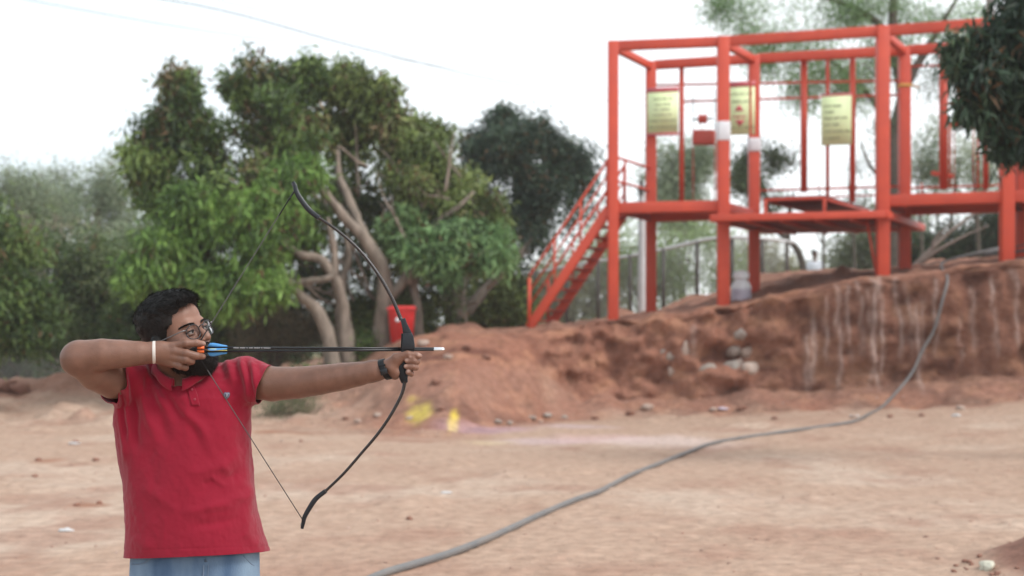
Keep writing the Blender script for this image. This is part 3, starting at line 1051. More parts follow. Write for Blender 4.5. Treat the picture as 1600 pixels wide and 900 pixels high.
for i, (x, y, s) in enumerate(((110, 830, .02), (54, 745, .03), (60, 720, .04), (150, 720, .045), (120, 790, .03), (155, 787, .03), (470, 690, .03), (640, 812, .03), (8, 610, .3), (30, 612, .25), (118, 692, .05))):
    rock("clod", onp(x, y), s, M_clod, "dark clod of soil lying on the open floor left of centre", "clod", 120 + i, "clods on the floor")
# grit and small stones strewn over the floor
def grit(n):
    r = np.random.default_rng(17)
    Yg = 7 + 22 * r.random(n) ** .8
    Xg = (r.random(n) * 1700 - 850) / F * Yg
    bankw = r.random(n) < .35
    Yg = np.where(bankw, np.interp(Xg, BX, BY) + r.normal(size=n) * .8, Yg)
    Zg = ground_z(Xg, Yg)
    sz = .006 + .02 * r.random(n) ** 4 + np.where(bankw, .012 * r.random(n), 0)
    b = np.array([(1, 0, 0), (-1, 0, 0), (0, 1, 0), (0, -1, 0), (0, 0, 1), (0, 0, -1)], float)
    fb = np.array([(0, 2, 4), (2, 1, 4), (1, 3, 4), (3, 0, 4), (2, 0, 5), (1, 2, 5), (3, 1, 5), (0, 3, 5)])
    V = b[None] * (.6 + .8 * r.random((n, 6, 1))) * sz[:, None, None] * np.array([1, 1, .5]) + np.stack([Xg, Yg, Zg], 1)[:, None]
    T = (np.arange(n)[:, None, None] * 6 + fb[None]).reshape(-1, 3)
    c = np.array([.33, .19, .14])[None] * (.6 + .7 * r.random((n, 1))) + (r.random((n, 1)) < .12) * .16
    o = np_mesh("grit", V.reshape(-1, 3), T, mat("grit", (1, 1, 1), (.85, .85, .85), 30, .9, attr="col"), None, False, np.repeat(c, 6, 0))
    return tag(o, "small stones and grit strewn over the dirt floor", kind="stuff")


grit(2600)
# crumpled litter
def litter(x, y, s, lab, m=None):
    bm = bmesh.new()
    bmesh.ops.create_icosphere(bm, subdivisions=2, radius=1)
    for v in bm.verts:
        v.co *= 1 + random.uniform(-.35, .25)
        v.co = Vector((v.co.x * s * 1.5, v.co.y * s, max(v.co.z, -.3) * s * .5 + s * .12))
    o = MB().bm(bm).build("paper_scrap", m or M_litter, None)
    o.location = onp(x, y)
    tag(o, lab, "litter", "scraps on the ground")


litter(697, 771, .045, "white crumpled scrap alone on the floor right of the lower bow limb")
litter(104, 830, .045, "bluish grey scrap on the floor at the lower left")
litter(118, 694, .06, "white scrap on the floor left of the red shirt")
litter(1130, 640, .09, "pinkish white scrap at the foot of the cut face", mat("litter_pink", (.6, .5, .58), None, 5, .5))
litter(1336, 651, .07, "white scrap beside the hose at the bank foot")
litter(1495, 650, .06, "white scrap near the right end of the bank foot")

# ------------------------------------------------------------------ red bin, water can
p = W(628, 536, 30.9); g = float(ground_z(p.x, p.y))
rb = empty("red_bin", (p.x, p.y, p.z), "bright red waste bin standing on the bank under the mango tree", "bin")
M_bin = mat("bin_red", (0.66, 0.035, 0.035), (0.58, 0.03, 0.03), 4, 0.4)
w0, w1, hh, dd = .225, .285, .74, .2
v = [(-w0, -dd, 0), (w0, -dd, 0), (w0, dd, 0), (-w0, dd, 0), (-w1, -dd - .05, hh), (w1, -dd - .05, hh), (w1, dd + .05, hh), (-w1, dd + .05, hh)]
bm = bmesh.new()
vs = [bm.verts.new(x) for x in v]
for f in ((3, 2, 1, 0), (0, 1, 5, 4), (1, 2, 6, 5), (2, 3, 7, 6), (3, 0, 4, 7)): bm.faces.new([vs[i] for i in f])
bmesh.ops.bevel(bm, geom=[e_ for e_ in bm.edges if abs(e_.verts[0].co.z - e_.verts[1].co.z) > .1], offset=.03, segments=3, affect='EDGES')
for v_ in bm.verts: v_.co += Vector((p.x, p.y, p.z))
MB().bm(bm).build("body", M_bin, rb, True)
MB().box((p.x, p.y, p.z + hh), (w1 * 2 + .06, dd * 2 + .16, .05), bev=.02).build("rim", M_bin, rb)
MB().box((p.x + .02, p.y, p.z + hh + .035), (w1 * 2 - .02, dd * 2 + .06, .05), bev=.02).build("lid", M_bin, rb)
MB().lathe((p.x - .07, p.y - dd - .075, p.z + .50), [(0, .010), (.045, .010), (.05, .007), (.05, 0)], 20, axis=(0, -1, 0)).build("sticker", M_white, rb)

p = W(1158, 474, 31.2); g = float(ground_z(p.x, p.y))
wc = empty("water_can", (p.x, p.y, g), "clear bluish water can upside down on its stand between the tower posts", "water can")
M_can = bpy.data.materials.new("can_plastic"); M_can.use_nodes = True
b_ = M_can.node_tree.nodes["Principled BSDF"]
b_.inputs["Base Color"].default_value = (.92, .95, .98, 1); b_.inputs["Roughness"].default_value = .12; b_.inputs["Transmission Weight"].default_value = .15
zb = p.z
MB().lathe((p.x, p.y, zb), [(0, 0), (.20, 0), (.215, .03), (.215, .36), (.20, .40), (.185, .43), (.185, .45), (.14, .49), (.12, .52)], 28).build("body", M_can, wc, True)
MB().lathe((p.x, p.y, zb + .0), [(.12, .52), (.165, .53), (.175, .56), (.175, .64), (.15, .69), (.08, .72), (0, .725)], 28).build("dome", M_can, wc, True)
MB().lathe((p.x, p.y, zb + .06), [(.2165, 0), (.219, .01), (.219, .25), (.2165, .26)], 28).build("label", mat("can_label", (.55, .52, .60), (.40, .38, .47), 6, .5), wc, True)
for k in range(3):
    MB().tube([(p.x + .2175 * math.cos(a_), p.y + .2175 * math.sin(a_), zb + .29 + .035 * k) for a_ in np.linspace(0, 2 * math.pi, 29)], .006, 6).build("ring", M_can, wc, True)
MB().lathe((p.x, p.y, g - .1), [(.24, 0), (.24, zb - g + .1), (0, zb - g + .1)], 20).build("stand", M_stoned, wc, True)

# ------------------------------------------------------------------ foliage
def crown(name, blobs, n, leaf, parent, pal, per=14, droop=.9, seed=1, spread=.16, gap=-.35, mat_=None, shell=.55, width=.26, gscale=.9, lump=.55, per_lump=22, flush=0.0):
    """leaf rosettes scattered through uneven lobes; blobs: (centre, (rx, ry, rz), weight)"""
    r = np.random.default_rng(seed)
    wts = np.array([b[2] for b in blobs], float)
    nl = max(4, int(n / per_lump))
    bi = r.choice(len(blobs), nl, p=wts / wts.sum())
    ctr = np.array([tuple(b[0]) for b in blobs])[bi]
    rad = np.array([b[1] for b in blobs])[bi]
    d = r.normal(size=(nl, 3)); d /= np.linalg.norm(d, axis=1)[:, None]
    rr_ = shell + (1.0 - shell) * r.random(nl) ** .6
    rr_ = np.where(r.random(nl) < .25, r.random(nl) ** .5 * shell, rr_)
    LC = ctr + d * rad * rr_[:, None]
    LR = lump * (.5 + .95 * r.random(nl)) * np.clip(rad.mean(1) / 1.0, .35, 1.15)
    LT = r.normal(size=nl) * .42 + .25 * fbm(LC * .5, 2, seed)
    li = np.repeat(np.arange(nl), per_lump)
    q = r.normal(size=(len(li), 3)); q /= np.linalg.norm(q, axis=1)[:, None]
    q *= (r.random(len(li)) ** .45)[:, None]
    P = LC[li] + q * LR[li][:, None] * np.array([1, 1, .85]) - np.array([0, 0, 1]) * (LR[li] * .25 * (q[:, 0] ** 2 + q[:, 1] ** 2))[:, None]
    keep = fbm(P * gscale, 3, seed + 5) > gap
    P, li = P[keep], li[keep]
    m = len(P)
    tone = LT[li] + .35 * fbm(P * 1.1, 2, seed + 9)
    k = per
    Pc = np.repeat(P, k, 0)
    N = len(Pc)
    dirs = r.normal(size=(N, 3)); dirs[:, 2] -= droop; dirs /= np.linalg.norm(dirs, axis=1)[:, None]
    off = r.normal(size=(N, 3)) * spread
    L = leaf * (0.65 + .6 * r.random(N))
    base = Pc + off
    side = np.cross(dirs, r.normal(size=(N, 3))); side /= np.linalg.norm(side, axis=1)[:, None] + 1e-9
    nr = np.cross(side, dirs)
    wd = L * width
    mid = base + dirs * (L * .45)[:, None]
    tip = base + dirs * L[:, None] - nr * (L * .12)[:, None]
    V = np.stack([base, mid + side * wd[:, None] / 2 + nr * (wd * .15)[:, None], tip, mid - side * wd[:, None] / 2 + nr * (wd * .15)[:, None]], 1)
    i = np.arange(N)[:, None] * 4
    T = np.stack([i + [0, 1, 2], i + [0, 2, 3]], 1).reshape(-1, 3)
    pal = np.array(pal)
    u = np.clip(.5 + .55 * np.repeat(tone, k) + r.normal(size=N) * .16, 0, .999) * (len(pal) - 1)
    a = u.astype(int); f = (u - a)[:, None]
    col = pal[a] * (1 - f) + pal[a + 1] * f
    # some rosettes are new growth, some are dry
    cl = np.repeat(r.random(m), k)[:, None]
    col = np.where(cl > .965, np.array([.17, .10, .05]), col)
    if flush:
        fl_ = np.repeat((r.random(nl) < flush)[li], k)[:, None] * r.random((N, 1))
        col = col * (1 - fl_) + np.array([.24, .155, .085]) * fl_
    col = col * (.5 + 1.0 * r.random((N, 1)))  # random leaf brightness stands in for lit leaves and dark gaps
    cols = np.repeat(col, 4, 0)
    return np_mesh(name, V.reshape(-1, 3), T, mat_ or M_leaf, parent, False, cols)


G_dark = [(.02, .04, .018), (.035, .065, .024), (.055, .10, .032), (.09, .14, .045)]
G_mid = [(.035, .065, .022), (.075, .13, .035), (.14, .215, .055), (.23, .31, .09)]
G_bright = [(.06, .12, .03), (.12, .22, .045), (.19, .33, .07), (.28, .43, .11)]
G_olive = [(.07, .10, .035), (.13, .18, .05), (.21, .28, .08), (.31, .36, .13)]
G_blue = [(.022, .044, .03), (.036, .066, .042), (.058, .10, .058), (.09, .14, .08)]
G_haze = [(.20, .25, .15), (.26, .32, .20), (.33, .39, .26), (.38, .42, .30)]  # pale leaf colours with distance haze put into them
G_dry = [(.13, .10, .06), (.19, .15, .09), (.26, .21, .13), (.2, .2, .1)]


def bl(px, py, Y, rx, rz, w=1.0, ry=None):
    s = Y / F
    return (W(px, py, Y), (rx * s, (ry or min(rx, rz) * .9) * s, rz * s), w)


def limbs(name, runs, m, parent, noise=.12):
    mb = MB()
    for pts, rad in runs:
        mb.tube(pts, rad, 10, smooth_n=5, noise=noise)
    return mb.build(name, m, parent, True)


# T1: the big mango tree
Y1 = 32.0
tb0 = W(540, 545, Y1); g = float(ground_z(tb0.x, tb0.y))
t1 = empty("mango_tree", (tb0.x, tb0.y, g), "big spreading mango tree with pale crooked bare trunks behind the bow", "tree")
gz = lambda x, Y: float(ground_z((x - CX) / F * Y, Y))
def gp(x, Y): 
    return Vector(((x - CX) / F * Y, Y, gz(x, Y) - .15))


limbs("trunk", [
    ([gp(590, 31.5), W(598, 500, 31.5), W(603, 450, 31.4), W(598, 418, 31.4), W(570, 375, 31.3), W(535, 335, 31.2), W(500, 292, 31.2), W(478, 262, 31.4), W(450, 215, 31.8)], [.24, .19, .17, .155, .13, .11, .09, .065, .035]),
    ([W(572, 378, 31.3), W(560, 345, 31.6), W(545, 310, 31.8), W(530, 275, 32), W(528, 235, 32)], [.13, .11, .10, .08, .04]),
    ([gp(525, 30.9), W(505, 500, 30.9), W(470, 462, 30.9), W(450, 440, 30.9), W(436, 415, 30.8), W(430, 380, 30.8), W(426, 355, 30.8), W(400, 320, 31)], [.185, .15, .12, .10, .08, .065, .05, .025]),
    ([W(452, 443, 30.9), W(435, 455, 30.7), W(415, 455, 30.6), W(385, 445, 30.5), W(368, 440, 30.5)], [.09, .07, .065, .05, .02]),
    ([W(452, 448, 30.9), W(480, 440, 30.8), W(508, 436, 30.7), W(520, 430, 30.7)], [.08, .075, .07, .05]),
    ([gp(548, 31.2), W(538, 500, 31.2), W(533, 465, 31.1), W(520, 430, 31), W(500, 405, 31), W(470, 398, 30.9), W(445, 380, 30.9), W(430, 355, 31)], [.19, .155, .14, .12, .10, .085, .06, .03]),
    ([W(521, 432, 31), W(523, 410, 31), W(521, 385, 31), W(515, 360, 31), W(512, 340, 31)], [.10, .08, .075, .06, .03]),
    ([gp(535, 31.6), W(532, 505, 31.6), W(534, 440, 31.7), W(545, 405, 31.9), W(540, 370, 32)], [.15, .13, .10, .08, .04]),
    ([W(604, 470, 31.4), W(630, 440, 31.6), W(650, 400, 31.8), W(656, 360, 32), W(660, 320, 32), W(640, 280, 32)], [.13, .11, .10, .08, .06, .03]),
    ([W(656, 372, 31.9), W(680, 350, 31.8), W(700, 335, 31.6), W(718, 322, 31.5), W(740, 300, 31.6)], [.08, .075, .07, .055, .03]),
    ([gp(655, 31.8), W(652, 480, 31.8), W(645, 430, 31.9), W(660, 395, 32)], [.12, .10, .09, .05]),
], M_bark, t1, .26)
tw = MB()
rt = random.Random(5)
for k in range(70):
    x = rt.uniform(250, 770); y = rt.uniform(250, 480)
    a = W(x, y, rt.uniform(31.2, 33))
    d = Vector((rt.uniform(-1, 1), rt.uniform(-.4, .4), rt.uniform(.1, 1.1))).normalized()
    L_ = rt.uniform(.7, 1.7); s0 = Vector((rt.uniform(-.3, .3), rt.uniform(-.2, .2), rt.uniform(-.3, .3)))
    tw.tube([a, a + d * L_ * .4 + s0 * .4, a + d * L_ * .75, a + d * L_ + s0], [.04, .03, .02, .008], 6, smooth_n=3)
    tw.tube([a + d * L_ * .4 + s0 * .4, a + d * L_ * .6 + s0 * 1.6], [.02, .006], 5)
tw.build("branches", M_bark, t1, True)
crown("crown", [bl(284, 170, 31, 36, 66, .6), bl(250, 245, 31, 56, 62, .9), bl(325, 255, 31.5, 48, 56, .5), bl(392, 125, 32, 34, 40, .4), bl(430, 200, 32, 72, 76, 1.1), bl(462, 120, 32.5, 46, 32, .4), bl(305, 120, 31, 10, 14, .05),
                 bl(320, 320, 31, 80, 62, 1.1), bl(390, 310, 31.3, 62, 56, .8)],
      4300, .24, t1, G_mid, 12, 1.1, 11, .14, -.2, gscale=1.9, lump=.42, flush=.16)
crown("crown", [bl(582, 140, 33, 34, 40, .35), bl(535, 130, 33, 36, 26, .25), bl(560, 215, 33.5, 72, 46, .7), bl(632, 225, 33, 44, 56, .6), bl(676, 285, 32.5, 72, 62, 1.1), bl(735, 345, 32.3, 54, 62, 1.0),
                 bl(645, 370, 32.5, 44, 40, .4), bl(690, 215, 33, 26, 14, .08), bl(622, 180, 33, 30, 30, .12)],
      4000, .235, t1, G_olive, 12, 1.1, 12, .14, -.18, gscale=1.9, lump=.42, flush=.14)
crown("crown", [bl(300, 405, 30, 80, 52, 1.0), bl(255, 425, 30, 62, 56, .6), bl(378, 428, 30, 66, 46, .6), bl(420, 325, 30, 48, 30, .5), bl(466, 270, 30.4, 34, 22, .3), bl(390, 370, 30, 60, 36, .4), bl(300, 330, 30, 50, 40, .35), bl(450, 350, 31.4, 50, 34, .25)],
      3900, .26, t1, G_bright, 11, 1.5, 13, .13, -.3, lump=.42, width=.21)
crown("crown", [bl(565, 320, 33.8, 100, 80, 1.1), bl(610, 430, 34, 90, 60, .6), bl(480, 420, 34, 130, 70, 1.1), bl(600, 450, 34.5, 110, 80, .8), bl(380, 450, 34, 130, 80, .7)],
      1700, .22, t1, [(.04, .065, .022), (.07, .105, .032), (.12, .165, .05)], 12, .9, 14, .2, -.35)
crown("crown", [bl(668, 395, 31, 30, 24, .5), bl(690, 405, 31, 26, 20, .4), bl(760, 395, 31.3, 34, 45, .6), bl(720, 365, 31.2, 40, 30, .4), bl(640, 350, 31.6, 30, 24, .3)],
      800, .24, t1, [(.07, .13, .05), (.12, .22, .08), (.18, .31, .12), (.24, .36, .14)], 12, 1.4, 15, .13, -.5)

# T2: dark round tree to its right
t2 = empty("dark_tree", gp(712, 37), "dense dark green tree between the mango tree and the red stairs", "tree")
limbs("trunk", [([gp(712, 35), W(712, 480, 35), W(718, 430, 35.2), W(735, 400, 35.5), W(765, 340, 36.5)], [.30, .25, .22, .18, .08]),
                ([gp(702, 35.2), W(735, 480, 35.3), W(765, 445, 35.6), W(800, 410, 36), W(840, 360, 37)], [.18, .16, .13, .11, .05]),
                ([W(716, 440, 35.2), W(700, 410, 35.2), W(690, 380, 35.4)], [.14, .11, .06]),
                ([W(712, 500, 35), W(690, 470, 34.8), W(668, 455, 34.8)], [.14, .1, .06])], M_barkd, t2, .15)
crown("crown", [bl(800, 240, 37.5, 62, 60, 1), bl(855, 290, 37.5, 74, 74, 1.3), bl(820, 350, 37.5, 80, 66, 1.1), bl(770, 230, 38, 44, 40, .5), bl(890, 255, 38, 34, 34, .4), bl(790, 185, 38, 20, 16, .1), bl(845, 222, 38, 26, 20, .2), bl(740, 420, 37, 90, 60, .8)],
      3900, .19, t2, G_blue, 12, .7, 21, .15, -.24, gscale=1.7, lump=.46)

# undergrowth below and behind
def bush(name, blobs, n, leaf, pal, seed, lab, cat="shrub", group=None, per=12, gap=-.5, stem=True, droop=.3, mat_=None, width=.3, spread=.16):
    c = blobs[0][0]
    e = empty(name, (c.x, c.y, float(ground_z(c.x, c.y))), lab, cat, group)
    crown("crown", blobs, n, leaf, e, pal, per, droop, seed, spread, gap, mat_, .5, width)
    if stem:
        g_ = float(ground_z(c.x, c.y))
        top = max(c.z, g_ + .3)
        mb = MB()
        for k in range(5):
            a_ = k * 1.3 + seed
            mb.tube([(c.x + .1 * math.cos(a_), c.y + .1 * math.sin(a_), g_ - .1), (c.x + .35 * math.cos(a_), c.y + .3 * math.sin(a_), (g_ + top) / 2), (c.x + blobs[0][1][0] * .6 * math.cos(a_), c.y + .5 * math.sin(a_), top)], [.06, .045, .02], 6, smooth_n=3)
        mb.build("trunk", M_barkd, e, True)
    return e


bush("shrub", [bl(150, 430, 36, 84, 84, 1), bl(110, 500, 36, 66, 56, .7), bl(200, 490, 36, 72, 58, .7)], 3600, .17, [(.05, .085, .035), (.08, .13, .045), (.13, .19, .065), (.22, .26, .13)], 31, "dull green bushy tree left of the mango tree with dusty leaves", "tree")
bush("shrub", [bl(262, 500, 34.5, 70, 60, 1), bl(330, 520, 34.5, 60, 36, .6)], 1900, .17, G_mid, 32, "dark shrub directly behind the archer's head")
bush("shrub", [bl(420, 510, 33.5, 60, 40, 1), bl(470, 520, 33.5, 40, 32, .5)], 1200, .15, G_dry, 33, "dry brownish shrub under the mango tree behind the arrow", width=.14, droop=-.4)
bush("hedge", [bl(40, 560, 41, 90, 30, 1), bl(-60, 560, 41, 90, 34, .8), bl(170, 565, 41, 90, 28, 1), bl(300, 560, 41, 80, 28, .9), bl(420, 556, 41, 70, 26, .8)], 2600, .15, G_dark, 38, "low dark hedge behind the mesh fence at the left, below the trees", "hedge")
bush("shrub", [bl(620, 500, 33.8, 60, 50, 1), bl(560, 515, 33.8, 50, 34, .5)], 1500, .15, G_olive, 34, "olive shrub behind the red bin")
bush("shrub", [bl(770, 470, 36.6, 50, 50, 1), bl(800, 485, 36.6, 40, 34, .6)], 1200, .15, G_olive, 35, "olive shrub at the foot of the dark tree's trunks")
bush("shrub", [bl(565, 545, 31.5, 20, 14, 1), bl(480, 600, 30.5, 30, 10, .6)], 380, .12, G_mid, 36, "low green weeds at the foot of the mango trunks", "weeds", stem=False)
bush("shrub", [bl(470, 628, 27.6, 34, 7, 1), bl(430, 632, 27.4, 20, 5, .5)], 260, .09, [(.10, .13, .06), (.14, .17, .08), (.17, .18, .1)], 37, "thin patch of pale green weeds right under the bow arm's sleeve", "weeds", stem=False, droop=-.8, width=.14)

# T3: tree at the left frame edge
t3 = empty("broadleaf_tree", gp(-60, 29), "deep green broadleaf tree cut off by the left edge of the picture", "tree")
limbs("trunk", [([gp(-60, 29), W(-60, 480, 29), W(-40, 400, 29), W(-10, 350, 29)], [.3, .24, .18, .06]), ([W(-60, 470, 29), W(-110, 380, 29), W(-140, 320, 29)], [.2, .15, .05])], M_barkd, t3)
crown("crown", [bl(-10, 400, 29, 54, 66, 1), bl(5, 470, 29, 60, 58, 1), bl(-70, 380, 29, 90, 90, .9), bl(30, 495, 29, 38, 44, .5), bl(-100, 470, 29, 90, 80, .6)], 4200, .18, t3, G_mid, 13, 1.1, 41, .15, -.5)
# dry bare bush + pale far trees
for i, (bls, n, pal, lab, nm) in enumerate((
        ([bl(40, 340, 52, 70, 70, 1), bl(10, 290, 52, 50, 34, .5)], 1500, G_haze, "pale hazy tree far behind the left edge tree", "far_tree"),
        ([bl(150, 305, 56, 90, 46, 1), bl(180, 350, 56, 80, 50, .8), bl(95, 330, 55, 60, 40, .5)], 2100, G_haze, "pale hazy tree rounded like a dome behind the dusty tree", "far_tree"),
        ([bl(215, 400, 50, 50, 60, 1)], 900, G_haze, "pale tree showing between the dusty tree and the mango tree", "far_tree"))):
    c = bls[0][0]
    e = empty(nm, (c.x, c.y, float(ground_z(c.x, c.y))), lab, "tree", "hazy far trees")
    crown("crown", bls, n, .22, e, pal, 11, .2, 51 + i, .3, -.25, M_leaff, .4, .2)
    g_ = float(ground_z(c.x, c.y))
    limbs("trunk", [([Vector((c.x, c.y, g_ - .1)), Vector((c.x + .1, c.y, c.z - .8)), Vector((c.x + .3, c.y, c.z + .4))], [.16, .11, .03]), ([Vector((c.x + .1, c.y, c.z - 1)), Vector((c.x - .6, c.y, c.z + .3))], [.08, .02])], M_bark, e)
e = empty("dry_bush", gp(75, 41), "leafless pinkish brown brush between the left trees", "bush")
mb = MB()
for k in range(90):
    x0 = rng.uniform(40, 125); b = gp(x0, 41)
    tpx = x0 + rng.uniform(-40, 40); tp = W(tpx, rng.uniform(330, 430), 41 + rng.uniform(-.6, .6))
    mid = b.lerp(tp, .5) + Vector((rng.uniform(-.3, .3), 0, rng.uniform(-.2, .2)))
    mb.tube([b, mid, tp], [.02, .013, .004], 4, smooth_n=4, caps=False)
    for q in range(3):
        o_ = mid.lerp(tp, rng.uniform(0, .9))
        mb.tube([o_, o_ + Vector((rng.uniform(-.5, .5), rng.uniform(-.3, .3), rng.uniform(.1, .6)))], [.008, .003], 3, caps=False)
mb.build("branches", mat("dry_twig", (.36, .27, .22), (.28, .2, .16), 5, .9), e)

# T6: tall feathery tree behind the tower
t6 = empty("feathery_tree", gp(1402, 42), "tall thin tree with feathery green crown rising behind the red tower", "tree")
limbs("trunk", [([gp(1398, 42), W(1398, 380, 42), W(1402, 300, 42), W(1398, 220, 42), W(1412, 150, 42), W(1398, 80, 42), W(1395, 20, 42), W(1400, -60, 42)], [.42, .36, .30, .27, .22, .17, .13, .05]),
                ([W(1400, 215, 42), W(1370, 165, 42), W(1330, 120, 42), W(1290, 90, 42)], [.12, .1, .07, .03]),
                ([W(1412, 140, 42), W(1440, 90, 42), W(1470, 40, 42), W(1500, -10, 42)], [.15, .12, .08, .04]),
                ([W(1396, 60, 42), W(1350, 20, 42), W(1280, -5, 42), W(1200, -10, 42)], [.12, .09, .06, .03]),
                ([W(1397, 300, 42), W(1360, 260, 41.6), W(1345, 220, 41.6)], [.08, .05, .02])], M_barkd, t6)
G_feather = [(.12, .22, .08), (.19, .32, .12), (.26, .41, .17), (.32, .46, .22)]
crown("crown", [bl(1180, 20, 42, 70, 30, 1.2), bl(1320, 130, 42, 60, 50, .7), bl(1180, 60, 42, 50, 50, .6), bl(1410, 70, 42, 60, 40, .7), bl(1250, 60, 42, 66, 46, .9), bl(1330, 20, 42, 80, 40, 1.1), bl(1420, 10, 42, 80, 30, 1), bl(1290, 105, 42, 50, 30, .4), bl(1210, 90, 42, 40, 26, .3),
                 bl(1360, 95, 42, 40, 26, .3), bl(1500, 20, 42, 60, 30, .6), bl(1130, 5, 42, 30, 12, .2), bl(1300, -40, 42, 160, 40, .4), bl(1240, 20, 42, 60, 36, .7), bl(1250, 140, 42, 36, 26, .25), bl(1460, 70, 42, 50, 40, .4)], 6000, .12, t6, G_feather, 12, .7, 61, .22, -.22, M_leaff, .2, .24, 1.0, lump=.75, per_lump=14)
crown("crown", [bl(1355, 260, 42, 34, 46, .8), bl(1372, 200, 42, 26, 50, .7), bl(1345, 130, 42, 30, 36, .5), bl(1440, 120, 42, 34, 40, .4), bl(1450, 260, 42, 34, 44, .6), bl(1330, 320, 42, 40, 30, .4), bl(1500, 110, 42, 40, 40, .4), bl(1165, 130, 42, 20, 20, .1)], 1700, .12, t6,
      [(.10, .15, .09), (.14, .19, .12), (.19, .24, .15), (.23, .28, .18)], 12, .7, 62, .2, -.1, M_leaff, .3, .22, 1.0)

# T7: small dark tree seen through the middle bay
t7 = empty("small_tree", gp(1262, 43), "small dark crowned tree with a leaning trunk seen through the middle bay", "tree")
limbs("trunk", [([gp(1264, 43), W(1250, 400, 43), W(1235, 378, 43), W(1215, 360, 43), W(1200, 320, 43), W(1190, 280, 43)], [.12, .10, .085, .07, .05, .025]), ([W(1230, 372, 43), W(1232, 340, 43), W(1240, 300, 43)], [.1, .08, .03])], M_barkd, t7)
crown("crown", [bl(1190, 265, 43, 40, 40, 1), bl(1220, 262, 43, 26, 30, .5), bl(1165, 275, 43, 20, 26, .3), bl(1205, 310, 43, 34, 14, .3)], 900, .17, t7, [(.05, .075, .04), (.08, .11, .05), (.11, .16, .07), (.17, .23, .10)], 11, .5, 63, .16, -.2, lump=.5, per_lump=12)
# brush behind the fence, distance haze lightened into most leaf colours
for i, (bls, n, pal, lab) in enumerate((
        ([bl(1060, 300, 56, 60, 70, 1), bl(1090, 250, 56, 36, 34, .4)], 2300, G_haze, "pale hazy tree seen through the left bay behind the white pole"),
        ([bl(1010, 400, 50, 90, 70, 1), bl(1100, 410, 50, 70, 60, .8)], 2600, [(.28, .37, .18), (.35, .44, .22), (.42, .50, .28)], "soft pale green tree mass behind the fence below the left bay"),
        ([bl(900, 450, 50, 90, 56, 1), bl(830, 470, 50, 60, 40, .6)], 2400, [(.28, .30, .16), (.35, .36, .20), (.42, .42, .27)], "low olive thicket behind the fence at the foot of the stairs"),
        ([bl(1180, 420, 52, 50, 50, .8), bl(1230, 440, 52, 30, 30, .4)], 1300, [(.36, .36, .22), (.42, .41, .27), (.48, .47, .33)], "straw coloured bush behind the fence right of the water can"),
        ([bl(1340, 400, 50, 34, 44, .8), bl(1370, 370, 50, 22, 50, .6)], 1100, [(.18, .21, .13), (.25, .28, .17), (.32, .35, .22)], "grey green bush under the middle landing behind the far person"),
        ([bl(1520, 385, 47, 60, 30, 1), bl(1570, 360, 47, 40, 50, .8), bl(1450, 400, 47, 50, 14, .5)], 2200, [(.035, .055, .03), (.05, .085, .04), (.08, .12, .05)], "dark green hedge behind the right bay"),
        ([bl(1435, 370, 48, 30, 36, .4)], 240, G_haze, "sparse pale sapling left of the dark hedge"),
        ([bl(1470, 250, 54, 60, 60, .5), bl(1530, 260, 54, 50, 50, .5)], 700, G_haze, "thin hazy crown seen through the right bay"),
)):
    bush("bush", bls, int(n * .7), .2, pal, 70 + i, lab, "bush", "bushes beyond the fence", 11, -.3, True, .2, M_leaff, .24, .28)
# bare trunks behind right bay, leaning dead branches
for x0, x1, y1, w, lab in ((1440, 1436, 320, .07, "thin bare trunk seen left under the right bay"), (1528, 1524, 300, .09, "thin bare trunk seen right under the right bay"), (1284, 1284, 340, .05, "slim pole like trunk just right of the far person"), (1334, 1330, 330, .06, "slim dark trunk under the middle landing")):
    b = gp(x0, 46)
    tr = empty("bare_tree", b, lab, "tree", "thin bare trunks")
    limbs("trunk", [([b, W((x0 + x1) / 2 + 3, 400, 46), W(x1, y1, 46), W(x1 - 6, y1 - 60, 46)], [w, w * .9, w * .7, w * .2]), ([W(x1, y1 + 20, 46), W(x1 + 18, y1 - 10, 46), W(x1 + 26, y1 - 40, 46)], [w * .6, w * .4, w * .15]), ([W(x1, y1 + 40, 46), W(x1 - 16, y1 + 8, 46)], [w * .5, w * .15])], M_barkd, tr)
db = empty("dead_branch", W(1435, 420, 33), "pale leaning dead branches on the bank under the right bay", "branch")
limbs("branches", [([W(1418, 426, 33.5), W(1450, 395, 33.6), W(1480, 365, 33.8), W(1528, 330, 34)], [.07, .06, .05, .02]), ([W(1428, 424, 33.5), W(1455, 398, 33.4), W(1500, 372, 33.5), W(1545, 352, 33.6)], [.05, .045, .03, .012]), ([W(1455, 392, 33.6), W(1462, 372, 33.6), W(1490, 345, 33.6)], [.04, .03, .01])],
      mat("dead_wood", (.20, .165, .14), (.15, .12, .10), 6, .9), db)

